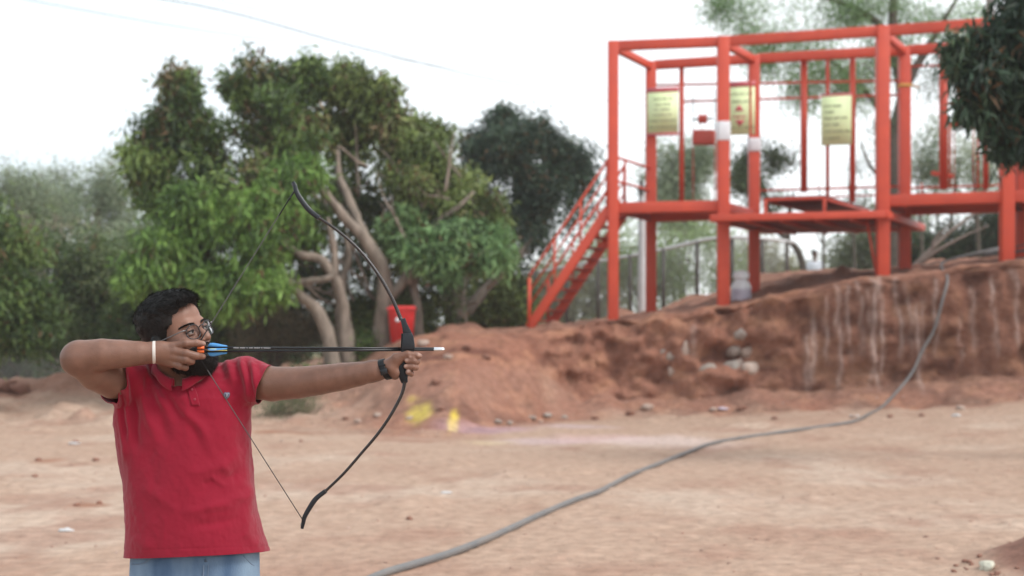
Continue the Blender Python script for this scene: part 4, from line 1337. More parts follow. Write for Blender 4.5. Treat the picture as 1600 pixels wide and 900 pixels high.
# T10: near mango tree whose crown hangs into the top right corner
t10 = empty("overhanging_tree", Vector((8.9, 17.5, float(ground_z(8.9, 17.5)))), "dark glossy mango foliage hanging into the top right corner", "tree")
limbs("trunk", [([Vector((8.9, 17.5, -.1)), Vector((8.8, 17.4, 2.2)), Vector((8.4, 17.2, 4.4)), Vector((7.6, 17, 5.6)), Vector((6.8, 16.8, 5.9))], [.3, .26, .2, .12, .04]), ([Vector((8.4, 17.2, 4.3)), Vector((8.9, 17.2, 6))], [.15, .05]), ([Vector((7.8, 17, 5.4)), Vector((7.0, 16.6, 4.5)), Vector((6.6, 16.5, 4.2))], [.07, .05, .02])], M_barkd, t10)
crown("crown", [bl(1572, 70, 16.8, 56, 58, 1.1), bl(1606, 128, 16.8, 58, 44, .9), bl(1580, 208, 16.8, 16, 26, .12), bl(1525, 150, 16.6, 13, 30, .08), bl(1553, 205, 16.6, 11, 22, .06), bl(1503, 78, 16.7, 11, 20, .06), bl(1612, 222, 16.9, 16, 22, .1), bl(1680, 215, 17, 40, 40, .4), bl(1515, 90, 16.8, 18, 22, .12), bl(1600, 20, 16.8, 62, 70, 1.0), bl(1645, 120, 17, 110, 120, 2), bl(1544, 112, 16.6, 32, 32, .3), bl(1720, 40, 17.5, 120, 120, 1.5)], 2000, .2, t10,
      [(.020, .042, .026), (.032, .064, .038), (.05, .092, .05), (.08, .13, .07)], 12, 1.5, 81, .09, -.75, None, .5, .24, lump=.34, per_lump=14)
# far wood behind everything at the horizon
fw = []
for k in range(46):
    x = -1300 + k * 85 + rng.uniform(-30, 30)
    Yf = rng.uniform(120, 170)
    if 1180 < x < 1700: hgt = 14
    else: hgt = rng.uniform(30, 70)
    fw.append(bl(x, 530 - (75 if 1180 < x < 1700 else 10), Yf, 70, hgt, 1))
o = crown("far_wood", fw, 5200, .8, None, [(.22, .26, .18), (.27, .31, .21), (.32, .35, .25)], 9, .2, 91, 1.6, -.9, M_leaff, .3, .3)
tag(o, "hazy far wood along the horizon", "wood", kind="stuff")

# ------------------------------------------------------------------ dusty air
hz = MB().box((0, 170, 15), (1300, 1000, 40)).build("haze", None)
mh = bpy.data.materials.new("haze"); mh.use_nodes = True
nn_ = mh.node_tree.nodes; nn_.remove(nn_["Principled BSDF"])
pv = nn_.new("ShaderNodeVolumePrincipled")
pv.inputs["Color"].default_value = (.97, .98, 1.0, 1)
pv.inputs["Density"].default_value = .0007
pv.inputs["Anisotropy"].default_value = .2
mh.node_tree.links.new(pv.outputs[0], nn_["Material Output"].inputs["Volume"])
hz.data.materials.append(mh)
tag(hz, kind="stuff")

# ------------------------------------------------------------------ the archer
Y0 = 4.44
def P(x, y, d=0.0):
    return W(x, y, Y0 + d)


M_skin = mat("skin", (1.0, 1.0, 1.0), (0.88, 0.84, 0.82), 22.0, 0.46, 0.0009, 260, attr="col", sss=0.12, spec=0.45)
M_hair = mat("hair", (0.008, 0.007, 0.007), (0.014, 0.011, 0.010), 60, 0.5, spec=0.28)
M_beard = mat("beard_hair", (0.011, 0.009, 0.009), (0.018, 0.014, 0.013), 60, 0.6, spec=0.2)
M_shirt = mat("red_pique", (0.275, 0.0075, 0.027), (0.235, 0.0065, 0.023), 3.5, 0.85, 0.0009, 420, sheen=0.18, spec=0.2)
M_jean = mat("denim", (0.24, 0.34, 0.45), (0.06, 0.11, 0.20), 7, 0.85, 0.0015, 300, stretch=(1, 1, .35), spec=0.2)
M_navy = mat("navy_trim", (0.10, 0.10, 0.17), None, 30, .8)

# head frame
f0 = Vector((math.sin(R(60)), -math.cos(R(60)), 0))
pit = R(14)
hf = (f0 * math.cos(pit) + Vector((0, 0, math.sin(pit)))).normalized()
r0 = Vector((-math.cos(R(60)), -math.sin(R(60)), 0))
u0 = r0.cross(hf).normalized()
rol = R(13)
hr = r0 * math.cos(rol) - u0 * math.sin(rol)
hu = u0 * math.cos(rol) + r0 * math.sin(rol)
HC = P(275, 525, -0.02)
HS = 1.05
HM = Matrix((hr, hf, hu)).transposed()
HMn = np.array(HM)
def L(r, f, u): return HC + (hr * r + hf * f + hu * u) * HS
def loc_head(p): return (p - np.array(HC)) @ HMn / HS


body = SDF()
hs = lambda *r: [x * HS for x in r]
def head_field(S):
    S.ell(L(0, -.008, .036), hs(.0745, .090, .083), HMn, .02)
    S.ell(L(0, .030, .046), hs(.064, .060, .056), HMn, .02)
    S.ell(L(0, .032, -.015), hs(.064, .060, .072), HMn, .02)
    S.ell(L(0, .030, -.068), hs(.056, .056, .044), HMn, .02)
    S.cone(L(0, .068, -.096), L(0, .060, -.1), .024, .026, .02)
    for s in (-1, 1):
        S.cone(L(s * .040, .056, -.026), L(s * .046, .040, -.03), .026, .024, .02)
        S.cone(L(s * .058, .0, -.060), L(s * .03, .05, -.092), .020, .020, .02)
    S.cone(L(-.030, .082, .020), L(.030, .082, .020), .0115, .0115, .012)
    for s in (-1, 1):
        S.ell(L(s * .032, .100, .000), hs(.019, .014, .012), HMn, .012, -1)
        S.ell(L(s * .032, .0795, .0030), hs(.0170, .0150, .0090), HMn, .003); S.ell(L(s * .032, .0795, -.0095), hs(.0165, .0138, .0060), HMn, .002)
    S.cone(L(0, .086, .010), L(0, .108, -.026), .0078, .0105, .010)
    S.ell(L(0, .110, -.032), hs(.0118, .012, .010), HMn, .006)
    for s in (-1, 1):
        S.ell(L(s * .0125, .101, -.035), hs(.0085, .011, .008), HMn, .005)
        S.ell(L(s * .0075, .108, -.0435), hs(.0035, .006, .003), HMn, .003, -1)
    S.ell(L(0, .083, -.060), hs(.030, .016, .016), HMn, .012)
    S.ell(L(0, .0965, -.0625), hs(.022, .0062, .0045), HMn, .004)
    S.ell(L(0, .0955, -.0715), hs(.019, .0066, .0055), HMn, .004)
    S.ell(L(0, .1035, -.0668), hs(.020, .005, .0012), HMn, .003, -1)
    for s in (-1, 1):        # ears
        Em = HMn @ np.array(Matrix.Rotation(s * R(-22), 3, 'Z') @ Matrix.Rotation(R(-10), 3, 'X'))
        S.ell(L(s * .080, -.012, -.022), hs(.009, .020, .032), Em, .006)
        S.ell(L(s * .088, -.010, -.018), hs(.006, .012, .021), Em, .004, -1)
        S.ell(L(s * .082, -.004, -.026), hs(.004, .006, .008), Em, .003)


head_field(body)
# neck and trunk
NK = P(287, 592, .05)
body.cone(L(0, -.028, -.055), NK, .062, .066, .03)
body.cone(L(0, .01, -.09), P(290, 596, .02), .05, .055, .03)


def section_field(rows, shrink=0.0, n=2.3):
    """trunk from superellipse sections; rows: (photo y, left x, right x, half depth, depth of centre)"""
    rw = np.array(rows, float)
    z = H + (HOR - rw[:, 0]) / F * (Y0 + rw[:, 4])
    s = (Y0 + rw[:, 4]) / F
    xl, xr = (rw[:, 1] - CX) * s + shrink, (rw[:, 2] - CX) * s - shrink
    o = np.argsort(z)
    z, xl, xr, b, dc = z[o], xl[o], xr[o], rw[o, 3] - shrink, rw[o, 4]
    def f(p):
        x0, x1 = np.interp(p[..., 2], z, xl), np.interp(p[..., 2], z, xr)
        bb, dd = np.interp(p[..., 2], z, b), np.interp(p[..., 2], z, dc)
        a = (x1 - x0) / 2
        qx = np.abs(p[..., 0] - (x0 + x1) / 2) / a
        qy = np.abs(p[..., 1] - (Y0 + dd)) / bb
        k = (qx ** n + qy ** n) ** (1 / n)
        d = (k - 1) * np.minimum(a, bb) * .85
        return np.maximum(d, np.maximum(p[..., 2] - z[-1] + shrink, z[0] - p[..., 2]))
    c = np.array([(xl.min() + xr.max()) / 2, Y0 + dc.mean(), (z[0] + z[-1]) / 2])
    return f, c, np.linalg.norm([(xr.max() - xl.min()) / 2, b.max(), (z[-1] - z[0]) / 2])


TR = [(574, 246, 340, .055, .055), (582, 225, 372, .070, .055), (592, 206, 386, .088, .058), (604, 198, 390, .112, .06), (620, 192, 393, .130, .062), (660, 186, 391, .140, .066), (700, 189, 390, .146, .066),
      (756, 196, 396, .156, .064), (800, 198, 401, .160, .062), (840, 198, 411, .162, .062), (880, 197, 427, .162, .062), (900, 197, 430, .160, .062)]
TRb = [(590, 235, 355, .07, .055), (620, 205, 380, .115, .062), (700, 205, 378, .13, .066), (800, 208, 392, .14, .062), (880, 214, 396, .135, .07), (940, 212, 398, .13, .07), (965, 225, 385, .11, .07)]
f_, c_, r_ = section_field(TRb)
body.func(f_, c_, r_, .04)
SH_R, SH_L = P(212, 594, .04), P(388, 592, .045)
body.cone(P(258, 600, .05), SH_R, .038, .052, .03)
body.cone(P(320, 600, .05), SH_L, .038, .052, .03)
# draw arm (image left), elbow lifted towards the camera
EL = P(124, 560, -.16)
body.chain([SH_R, P(178, 594, -.05), P(150, 583, -.105), EL], [.058, .058, .054, .050], .03)
body.cone(EL + Vector((-.012, .0, .0)), EL + Vector((-.012, 0, -.008)), .042, .040, .02)
body.chain([EL + Vector((.004, 0, .004)), P(160, 554, -.163), P(190, 553, -.155), P(218, 552, -.148), P(240, 551, -.142)], [.050, .0475, .0425, .0365, .0305], .012)
body.cone(P(240, 546, -.142), P(252, 545, -.142), .0215, .020, .012)
body.cone(P(240, 556, -.138), P(252, 556, -.138), .0205, .020, .012)
# draw hand
WR = [P(250, 542, -.142), P(250, 548, -.145), P(250, 554, -.142), P(249, 560, -.135)]
MC = [P(272, 540.5, -.140), P(273.5, 549, -.145), P(272, 558, -.142), P(267, 566, -.134)]
for a, b, r1, r2 in zip(WR, MC, (.0165, .017, .0165, .015), (.0128, .0128, .0122, .0115)):
    body.cone(a, b, r1, r2, .012)
body.cone(P(256, 562, -.125), P(268, 569, -.122), .016, .012, .012)
body.cone(P(256, 550, -.125), P(268, 552, -.12), .018, .016, .012)
for i, m_ in enumerate(MC): body.ell(m_ + Vector((0, -.004, .0)), (.0095, .010, .0085), None, .008)
Kf = .0028
body.chain([MC[0], P(290, 536.5, -.146), P(306.5, 536, -.134), P(317, 537.5, -.112)], [.0130, .0122, .0110, .0095], Kf)
body.chain([MC[1], P(291, 552, -.152), P(307, 556, -.138), P(317, 557, -.116)], [.0132, .0124, .0112, .0095], Kf)
body.chain([MC[2], P(290, 562, -.150), P(299.5, 564.5, -.134), P(293, 564, -.116)], [.0128, .0118, .0106, .0090], Kf)
body.chain([MC[3], P(281, 572, -.143), P(290, 574.5, -.130), P(285, 573, -.114)], [.0120, .0110, .0098, .0084], Kf)
body.chain([P(256, 560, -.120), P(272, 566, -.108), P(287, 568, -.102), P(298, 566, -.100)], [.016, .0125, .011, .009], Kf)     # thumb under the jaw
for a, r in ((P(290, 536.5, -.149), .0088), (P(291, 552, -.155), .009), (P(290, 562, -.153), .0088), (P(281, 572, -.146), .008)):
    body.ell(a, (r, r, r), None, .004)
# bow arm
WB = P(602, 577, -.075)
body.chain([SH_L, P(425, 600, .01), P(465, 598, -.012), P(500, 593.5, -.03), P(535, 588.5, -.045), P(560, 584.5, -.056), P(585, 580, -.067)], [.060, .0545, .0495, .0460, .0425, .0375, .0315], .03)
body.cone(P(583, 576, -.067), P(604, 571, -.08), .0245, .0165, .014)
body.cone(P(583, 584, -.067), P(606, 582, -.075), .0235, .0170, .014)
# bow hand: heel, thenar, thumb on the camera side, fingers round the grip
GC = [Vector(P(634, 560, -.085)), Vector(P(629, 573, -.085)), Vector(P(629.5, 585, -.085)), Vector(P(632, 599, -.085))]
body.cone(P(606, 572, -.078), P(621, 560, -.074), .0185, .0150, .010)
body.cone(P(606, 580, -.074), P(617, 585, -.072), .0175, .0170, .010)
body.cone(P(612, 576, -.070), P(624, 570, -.060), .0180, .0150, .010)
body.cone(P(614, 575, -.090), P(622, 582, -.088), .0150, .0145, .010)
body.chain([P(606, 570, -.086), P(619, 560, -.098), P(637, 553.5, -.104), P(651.5, 555, -.100), P(656, 556.5, -.097)], [.0165, .0150, .0112, .0096, .0082], .006)
body.chain([P(612, 574, -.092), P(624, 563, -.098)], [.0150, .0125], .008)
yk = (556, 563.5, 573, 583)
px_ = (648, 650.5, 648.5, 641.5)
tips = ((641, 558.5), (636, 563.5), (634.5, 572.5), (638.5, 580.5))
for i in range(4):
    rr1 = (.0105, .0108, .0104, .0094)[i]
    body.chain([P(618, yk[i] + 2, -.058), P(634, yk[i], -.046), P(px_[i], yk[i] + .5, -.056), P(px_[i] + 1, yk[i] + 1.2, -.086), P(px_[i] - 3.5, tips[i][1] + 1, -.104), P(*tips[i], -.106)],
               [.0130, rr1 * 1.12, rr1, rr1 * .95, rr1 * .86, rr1 * .76], Kf)
# legs and feet
hipL, hipR = P(262, 930, .07), P(350, 930, .07)
for hp_, sx in ((hipL, -1), (hipR, 1)):
    kn = Vector((hp_.x + sx * .03, Y0 + .06, .42)); an = Vector((hp_.x + sx * .06, Y0 + .10, .075))
    body.chain([hp_, kn, Vector((an.x, an.y + .01, .24)), an], [.088, .058, .052, .037], .04)
    body.chain([an, Vector((an.x + sx * .02, an.y - .10, .035)), Vector((an.x + sx * .03, an.y - .16, .028))], [.036, .033, .026], .02)

bv, bt, bq = body.mesh(0.0026, 16)
bv = relax(bv, bq, 1, .35)
bn = vnormals(bv, bq)
lh = loc_head(bv)


def gauss(p, c, s): return np.exp(-((p - np.array(c)) ** 2 / (np.array(s) ** 2)).sum(-1))


base = np.array([0.195, 0.098, 0.067])
sk = np.tile(base, (len(bv), 1))
mot = fbm(bv * 45, 3, 3)[:, None]
sk = sk * (1 + .10 * mot + .07 * fbm(bv * 12, 3, 9)[:, None] * np.array([1, .8, .7]))
headm = (np.abs(lh) < .16).all(1)
dist_h = np.linalg.norm(lh, axis=1)
inhead = dist_h < .15
# face: lighter centre, darker sockets and stubble zone, lips
face_l = inhead * sstep(.0, .08, lh[:, 1]) * (1 - sstep(.060, .068, lh[:, 0]))
sk = sk * (1 + .30 * face_l)[:, None]
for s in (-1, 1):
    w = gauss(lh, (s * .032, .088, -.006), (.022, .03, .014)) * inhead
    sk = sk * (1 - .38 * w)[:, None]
lip = (gauss(lh, (0, .098, -.067), (.022, .02, .008)) * inhead)[:, None]
sk = sk * (1 - lip) + np.array([.22, .085, .07]) * lip
notHand = 1 - sstep(.060, .068, lh[:, 0])
stub = (inhead * notHand * sstep(-.035, -.06, lh[:, 2]) * sstep(-.03, .01, lh[:, 1]))[:, None] * .75
sk = sk * (1 - stub) + np.array([.05, .032, .027]) * stub
# knuckles a little darker and redder
for c in [MC[0], MC[1], MC[2], MC[3], P(290, 536, -.15), P(291, 552, -.155), P(290, 562, -.153), P(281, 572, -.146)]:
    w = gauss(bv, tuple(c), (.0075, .012, .006))[:, None]
    sk = sk * (1 - .30 * w * np.array([.8, 1, 1]))
w = gauss(bv, tuple(EL + Vector((-.03, -.02, -.01))), (.04, .04, .03))[:, None]
sk = sk * (1 - .18 * w)
# palm side, nails and finger ends are paler
for c, s in ((P(655, 554.5, -.106), .0062), (P(634.5, 563.5, -.113), .0062), (P(633, 572, -.113), .006), (P(637, 580, -.113), .0058), (P(641, 557, -.112), .004), (P(318.5, 536.5, -.116), .0058), (P(318, 557, -.122), .004)):
    w = gauss(bv, tuple(c), (s, s * 1.3, s))[:, None]
    sk = sk * (1 - w) + np.array([.42, .27, .22]) * w
w = (gauss(bv, tuple(P(618, 580, -.10)), (.03, .03, .022)))[:, None] * .45
sk = sk * (1 - w) + np.array([.40, .22, .16]) * w
person = np_mesh("person", bv, bq, M_skin, None, True, np.clip(sk, .005, .9))
person.data.update()
tag(person, "bearded archer in glasses, red polo shirt and jeans, drawing a bow towards the right", "person")


def child(v, q, name, m, smooth=True, cols=None):
    return np_mesh(name, v, q, m, person, smooth, cols)


# eyes
for s in (-1, 1):
    e = MB()
    c = L(s * .032, .0822, -.0030)
    e.lathe(c, [(0, -.0128), (.0095, -.009), (.0128, 0), (.0112, .0065), (.0068, .0112), (0, .0130)], 20, axis=hf)
    o = e.build("eye", mat("eye_white", (.32, .28, .26), None, 8, .2), person, True)
    MB().tube([L(s * (.032 + k * .0145), .0955 - .0075 * k * k - .002 * abs(k), -.0022 + .0026 * (1 - k * k)) for k in (-1, -.5, 0, .5, 1)], [.0008, .0017, .0019, .0018, .0009], 6, smooth_n=4).build("lashes", M_hair, o, True)
    ir = MB(); ir.lathe(c + hf * .0106, [(.0062, 0), (.0045, .0018), (0, .0026)], 18, axis=hf)
    ir.build("iris", mat("iris", (.02, .012, .008), None, 8, .08), o, True)

# ---- hair: cap plus strands
hfield = SDF(); head_field(hfield)
hpr = [p_ for p_ in hfield.pr]


def head_d(p): return hfield.eval(p)


def hair_front(u):
    return np.interp(u, [-.10, -.055, -.02, .0, .018, .036, .055, .078, .092], [-.035, .002, .020, .026, .034, .058, .062, .080, .2])


def hair_sdf(p):
    q = (p - np.array(HC)) @ HMn / HS
    d = head_d(p)
    r, f, u = q[..., 0], q[..., 1], q[..., 2]
    th = .006 + .013 * sstep(.02, .11, u) + .005 * sstep(.0, .07, f) * sstep(.06, .10, u) + .004 * sstep(-.02, -.10, f)
    th = th + .0028 * fbm(q * np.array([90, 60, 60]), 2, 8) * sstep(.0, .06, u)
    edge = .007 * fbm(q * 70, 2, 5)
    a = (f - (hair_front(u + edge) - .16 * np.clip(np.abs(r) - .045, 0, 1))) * .8
    b = -.088 - u + .3 * np.clip(f + .02, 0, 1)
    m = np.maximum(a, b)
    th = th * np.clip(.3 - np.maximum(m, -1) / .016, .25, 1)
    return np.maximum(d - th * HS, m * HS)


Hh = SDF(); Hh.func(hair_sdf, L(0, -.01, .03), .16, .002)
hv, ht, hq = Hh.mesh(.0030, 16)
hair = child(relax(hv, hq, 1, .3), hq, "hair", M_hair)


def strands(name, v, q, sel, n, length, flow, m, seed, wd=.0009, lift=.35, jit=.35, segs=3):
    r = np.random.default_rng(seed)
    nn = vnormals(v, q)
    ids = np.where(sel(v, nn))[0]
    ids = ids[r.integers(0, len(ids), n)]
    p = v[ids] + r.normal(size=(n, 3)) * .0012 - nn[ids] * .002
    nv = nn[ids]
    fl = flow(p)
    t = fl - nv * (fl * nv).sum(1)[:, None]
    t /= np.linalg.norm(t, axis=1)[:, None] + 1e-9
    lf = lift * (.4 + r.random((n, 1)))
    dr = t + nv * lf + r.normal(size=(n, 3)) * jit
    dr /= np.linalg.norm(dr, axis=1)[:, None]
    ln = length(p)[:, None] * (.6 + .7 * r.random((n, 1)))
    sd = np.cross(dr, nv + r.normal(size=(n, 3)) * .6); sd /= np.linalg.norm(sd, axis=1)[:, None] + 1e-9
    V = []
    for k in range(segs + 1):
        tt = k / segs
        c = p + dr * ln * tt - nv * ln * .35 * tt * tt * lf
        w = wd * (1 - tt * .85)
        V += [c - sd * w / 2, c + sd * w / 2]
    V = np.stack(V, 1)
    K = V.shape[1]
    i = np.arange(n)[:, None] * K
    Q = np.stack([np.stack([i[:, 0] + 2 * k, i[:, 0] + 2 * k + 1, i[:, 0] + 2 * k + 3, i[:, 0] + 2 * k + 2], 1) for k in range(segs)], 1).reshape(-1, 4)
    return np_mesh(name, V.reshape(-1, 3), Q, m, hair if 'beard' not in name else beard, True)


def hflow(p):
    q = loc_head(p)
    top = sstep(.03, .09, q[:, 2])[:, None]
    a = np.array(hf)[None] * 1.0 + np.array(hr)[None] * .35
    dn = -np.array(hu)[None] * 1.0 - np.array(hf)[None] * .15
    return a * top + dn * (1 - top)


hl = lambda p: .009 + .012 * sstep(.03, .10, loc_head(p)[:, 2]) + .008 * sstep(.03, .07, loc_head(p)[:, 1]) * sstep(.05, .08, loc_head(p)[:, 2])
strands("strands", hv, hq, lambda v, n: (head_d(v) > .004), 17000, hl, hflow, M_hair, 3, .0015, .24, .15)

# ---- beard
def beard_sdf(p):
    q = (p - np.array(HC)) @ HMn / HS
    r, f, u = q[..., 0], q[..., 1], q[..., 2]
    d = head_d(p)
    th = .003 + .007 * sstep(-.06, -.10, u) + .004 * sstep(.05, .09, f) * sstep(-.07, -.09, u)
    th = th + .002 * fbm(q * 110, 2, 18)
    ub = np.interp(f, [-.02, .0, .012, .03, .055, .075, .09], [.02, .0, -.012, -.038, -.052, -.048, -.047]) + .004 * fbm(q * 80, 2, 6)
    m = np.maximum(u - ub, (-.004 - f) + np.clip(u, -1, 0) * 0)
    m = np.maximum(m, -(u + .145))
    lips = .8 * (1 - np.sqrt(((r) / .021) ** 2 + ((u + .0668) / .0095) ** 2 + ((f - .1) / .03) ** 2)) * .01
    m = np.maximum(m, lips)
    th = th * np.clip(.25 - m / .012, .2, 1)
    return np.maximum(d - th * HS, m * HS)


Bb = SDF(); Bb.func(beard_sdf, L(0, .045, -.075), .10, .002)
dv, dt, dq = Bb.mesh(.0028, 16)
beard = child(relax(dv, dq, 1, .3), dq, "beard", M_beard)
strands("beard_strands", dv, dq, lambda v, n: head_d(v) > .002, 9000, lambda p: .007 + .009 * sstep(-.07, -.11, loc_head(p)[:, 2]),
        lambda p: np.tile(-np.array(hu) * 1.0 + np.array(hf) * .35, (len(p), 1)), M_beard, 5, .0012, .7, .4)
# fine dark hair on both forearms
def arm_sel(v, n):
    px = CX + v[:, 0] / v[:, 1] * F
    return ((px > 135) & (px < 236) & (v[:, 1] < Y0 - .05) & (v[:, 2] > P(0, 585).z)) | ((px > 480) & (px < 590))
hair_keep, hair = hair, person
strands("arm_hair", bv, bq, arm_sel, 3800, lambda p: np.full(len(p), .009), lambda p: np.tile(np.array([1.0, 0, -.55]), (len(p), 1)), M_hair, 9, .00042, .12, .35)
hair = hair_keep
# eyebrows
hbvh = BVHTree.FromPolygons(bv[:].tolist(), bq[dist_h[bq[:, 0]] < .16].tolist())
br = MB(); rq = random.Random(4)
for s in (-1, 1):
    for k in range(330):
        t = rq.random()
        r_1 = s * (.012 + .040 * t)
        z = .0175 + .006 * math.sin(t * 2.6) + rq.uniform(-.0032, .0032) * (1.1 - t * .6)
        hq_ = hbvh.ray_cast(L(r_1, .2, z - .003), -hf)
        p0 = (hq_[0] if hq_[0] is not None else L(r_1, .09, z)) - hf * .0008
        dr = hr * s * 1 + hu * (.5 - t) + hf * .25
        br.tube([p0, p0 + dr.normalized() * .007], [.0009, .0003], 3, caps=False)
br.build("eyebrow", M_hair, person)

# ---- shirt
ST = SDF()
f_, c_, r_ = section_field(TR)
ST.func(f_, c_, r_, .02)
ST.cone(P(250, 595, .055), P(212, 594, .04), .050, .068, .03)
ST.chain([P(212, 592, .04), P(184, 594, -.035), P(150, 588, -.11)], [.070, .0735, .076], .035)
ST.cone(P(328, 594, .055), P(385, 592, .045), .048, .062, .03)
ST.chain([P(385, 592, .045), P(412, 600, .015), P(450, 606, .0)], [.064, .0625, .066], .035)
ax = (P(283, 548, .045), P(292, 582, .04), P(292, 600, -.075))
ST.chain([P(204, 655, .01), P(213, 690, .03), P(221, 725, .05)], [.046, .050, .05], .04)
ST.cone(ax[0], ax[1], .072, .064, .006, -1)
ST.chain
def vcut(p):
    # the open placket: a narrow V below the throat
    q = (p - np.array(P(292, 578, -.03)))
    s_ = Y0 / F
    wdt = np.interp(q[..., 2], [-.046, 0.0, .05], [-.004, .034, .045])
    return np.maximum(np.abs(q[..., 0] + q[..., 2] * .03) - wdt, q[..., 1] - .05)
ST.func(vcut, P(292, 580, -.03), .10, .004, -1)
sv, stt, sq_ = ST.mesh(.0036, 16)
sv = relax(sv, sq_, 2, .4)
sn = vnormals(sv, sq_)
# folds: photo-space segments (x0,y0,x1,y1, amp mm, width px)
folds = [(222, 574, 262, 640, 5, 6), (232, 572, 282, 652, -5, 6), (240, 575, 300, 668, 5.5, 6), (250, 582, 318, 690, -4.5, 7), (258, 590, 330, 700, 4, 8), (266, 600, 345, 730, -3, 9), (228, 590, 262, 690, -4, 7), (214, 578, 240, 680, 4.5, 6),
         (205, 580, 214, 700, -5, 5), (197, 592, 203, 700, 5, 5), (190, 610, 199, 690, -5, 4), (186, 630, 197, 720, 4, 4), (205, 700, 212, 800, 3, 8), (275, 610, 350, 735, 3, 7),
         (375, 562, 392, 628, 5, 5), (384, 562, 397, 618, -4.5, 4.5), (366, 563, 380, 612, -4, 6), (392, 566, 404, 622, 4, 4), (356, 564, 366, 600, 3.5, 5), (340, 566, 352, 592, -3, 5), (404, 572, 412, 628, -2.5, 4),
         (392, 640, 384, 720, 4, 7), (388, 660, 372, 760, -3, 8), (395, 760, 385, 840, 3, 7), (372, 700, 390, 790, 3, 9), (300, 742, 372, 716, 2.6, 7), (310, 770, 380, 735, -2.6, 8), (290, 800, 368, 790, 2.4, 6), (300, 822, 375, 812, -2.2, 6), (320, 792, 392, 772, 2.4, 6),
         (225, 760, 280, 800, 2, 9), (230, 700, 246, 770, -2.5, 9), (340, 610, 372, 650, -3, 9), (300, 640, 330, 660, -2, 8), (165, 600, 196, 640, 4, 4), (172, 590, 200, 622, -3, 4),
         (330, 745, 352, 760, 2.2, 4), (318, 757, 334, 750, -2, 4), (345, 728, 360, 742, 2, 5), (210, 840, 240, 862, 1.5, 7), (380, 832, 408, 852, 2.5, 6)]
spx = CX + sv[:, 0] / sv[:, 1] * F
spy = HOR - (sv[:, 2] - H) / sv[:, 1] * F
front = sstep(.15, -.25, sn[:, 1])
disp = np.zeros(len(sv))
for x0, y0, x1, y1, a_, w_ in folds:
    dx, dy = x1 - x0, y1 - y0
    l2 = dx * dx + dy * dy
    wob = 2.2 * vnoise(np.stack([spy * .04, spx * .02, spx * 0 + x0], -1), 7)
    t = ((spx - x0) * dx + (spy - y0) * dy) / l2
    dd = ((spx - x0) * dy - (spy - y0) * dx) / math.sqrt(l2) + wob
    env = sstep(-.12, .12, t) * (1 - sstep(.75, 1.12, t))
    disp += a_ * (.0026 if x0 < 280 and y0 < 640 else .0020) * np.exp(-(dd / (w_ * 1.25)) ** 2) * env * front
back = 1 - front
disp += .004 * back * fbm(sv * np.array([14, 14, 5]), 3, 12)
disp += .0022 * fbm(sv * np.array([22, 22, 12]), 3, 15) + .0010 * fbm(sv * 60, 2, 16)
# hem band stitching line and sleeve hems
hemy = 866 - (spx - 300) * .03
disp += -.0012 * np.exp(-((spy - (hemy - 9)) / 1.1) ** 2) * (spy > 800)
sv = sv + sn * disp[:, None]
smesh = np_mesh("polo_shirt", sv, sq_, M_shirt, None, True)
bm = bmesh.new(); bm.from_mesh(smesh.data)


def cut(bm, co, no, region):
    """trim cloth beyond a plane, only where region(vertex) holds"""
    fs = [f for f in bm.faces if region(f.calc_center_median())]
    ge = set(fs)
    for f in fs: ge.update(f.edges); ge.update(f.verts)
    bmesh.ops.bisect_plane(bm, geom=list(ge), dist=1e-5, plane_co=co, plane_no=no)
    kill = [f for f in bm.faces if (f.calc_center_median() - Vector(co)).dot(Vector(no)) > 0 and region(f.calc_center_median())]
    bmesh.ops.delete(bm, geom=kill, context='FACES')


cut(bm, P(413, 601, .015), Vector((.945, -.12, -.325)).normalized(), lambda c: c.x > P(398, 600, .02).x and c.z > P(400, 660, 0).z)
cut(bm, P(174, 597, -.050), Vector((-.66, -.74, .14)).normalized(), lambda c: c.x < P(226, 600, -.05).x and c.z > P(400, 648, 0).z)
cut(bm, P(300, 869.5, -.09), Vector((.045, -.09, -1)).normalized(), lambda c: c.z < P(300, 800, 0).z)
bmesh.ops.recalc_face_normals(bm, faces=bm.faces)
loose = [v for v in bm.verts if not v.link_faces]
bmesh.ops.delete(bm, geom=loose, context='VERTS')
bm.to_mesh(smesh.data); bm.free()
smesh.data.polygons.foreach_set("use_smooth", np.ones(len(smesh.data.polygons), bool))
smesh.parent = person
smesh.data.update()
sol = smesh.modifiers.new("thickness", 'SOLIDIFY'); sol.thickness = .0024; sol.offset = -1
shirt = smesh

dg = bpy.context.evaluated_depsgraph_get()
bvh = BVHTree.FromPolygons([v.co for v in smesh.data.vertices], [tuple(p.vertices) for p in smesh.data.polygons])
def onshirt(x, y, off=.002):
    o = Vector((0, 0, H)); d = (W(x, y, 1.0) - o).normalized()
    h = bvh.ray_cast(o, d)
    if h[0] is None: return P(x, y, -.05)
    n = h[1] if h[1].dot(d) < 0 else -h[1]
    return h[0] + n * off


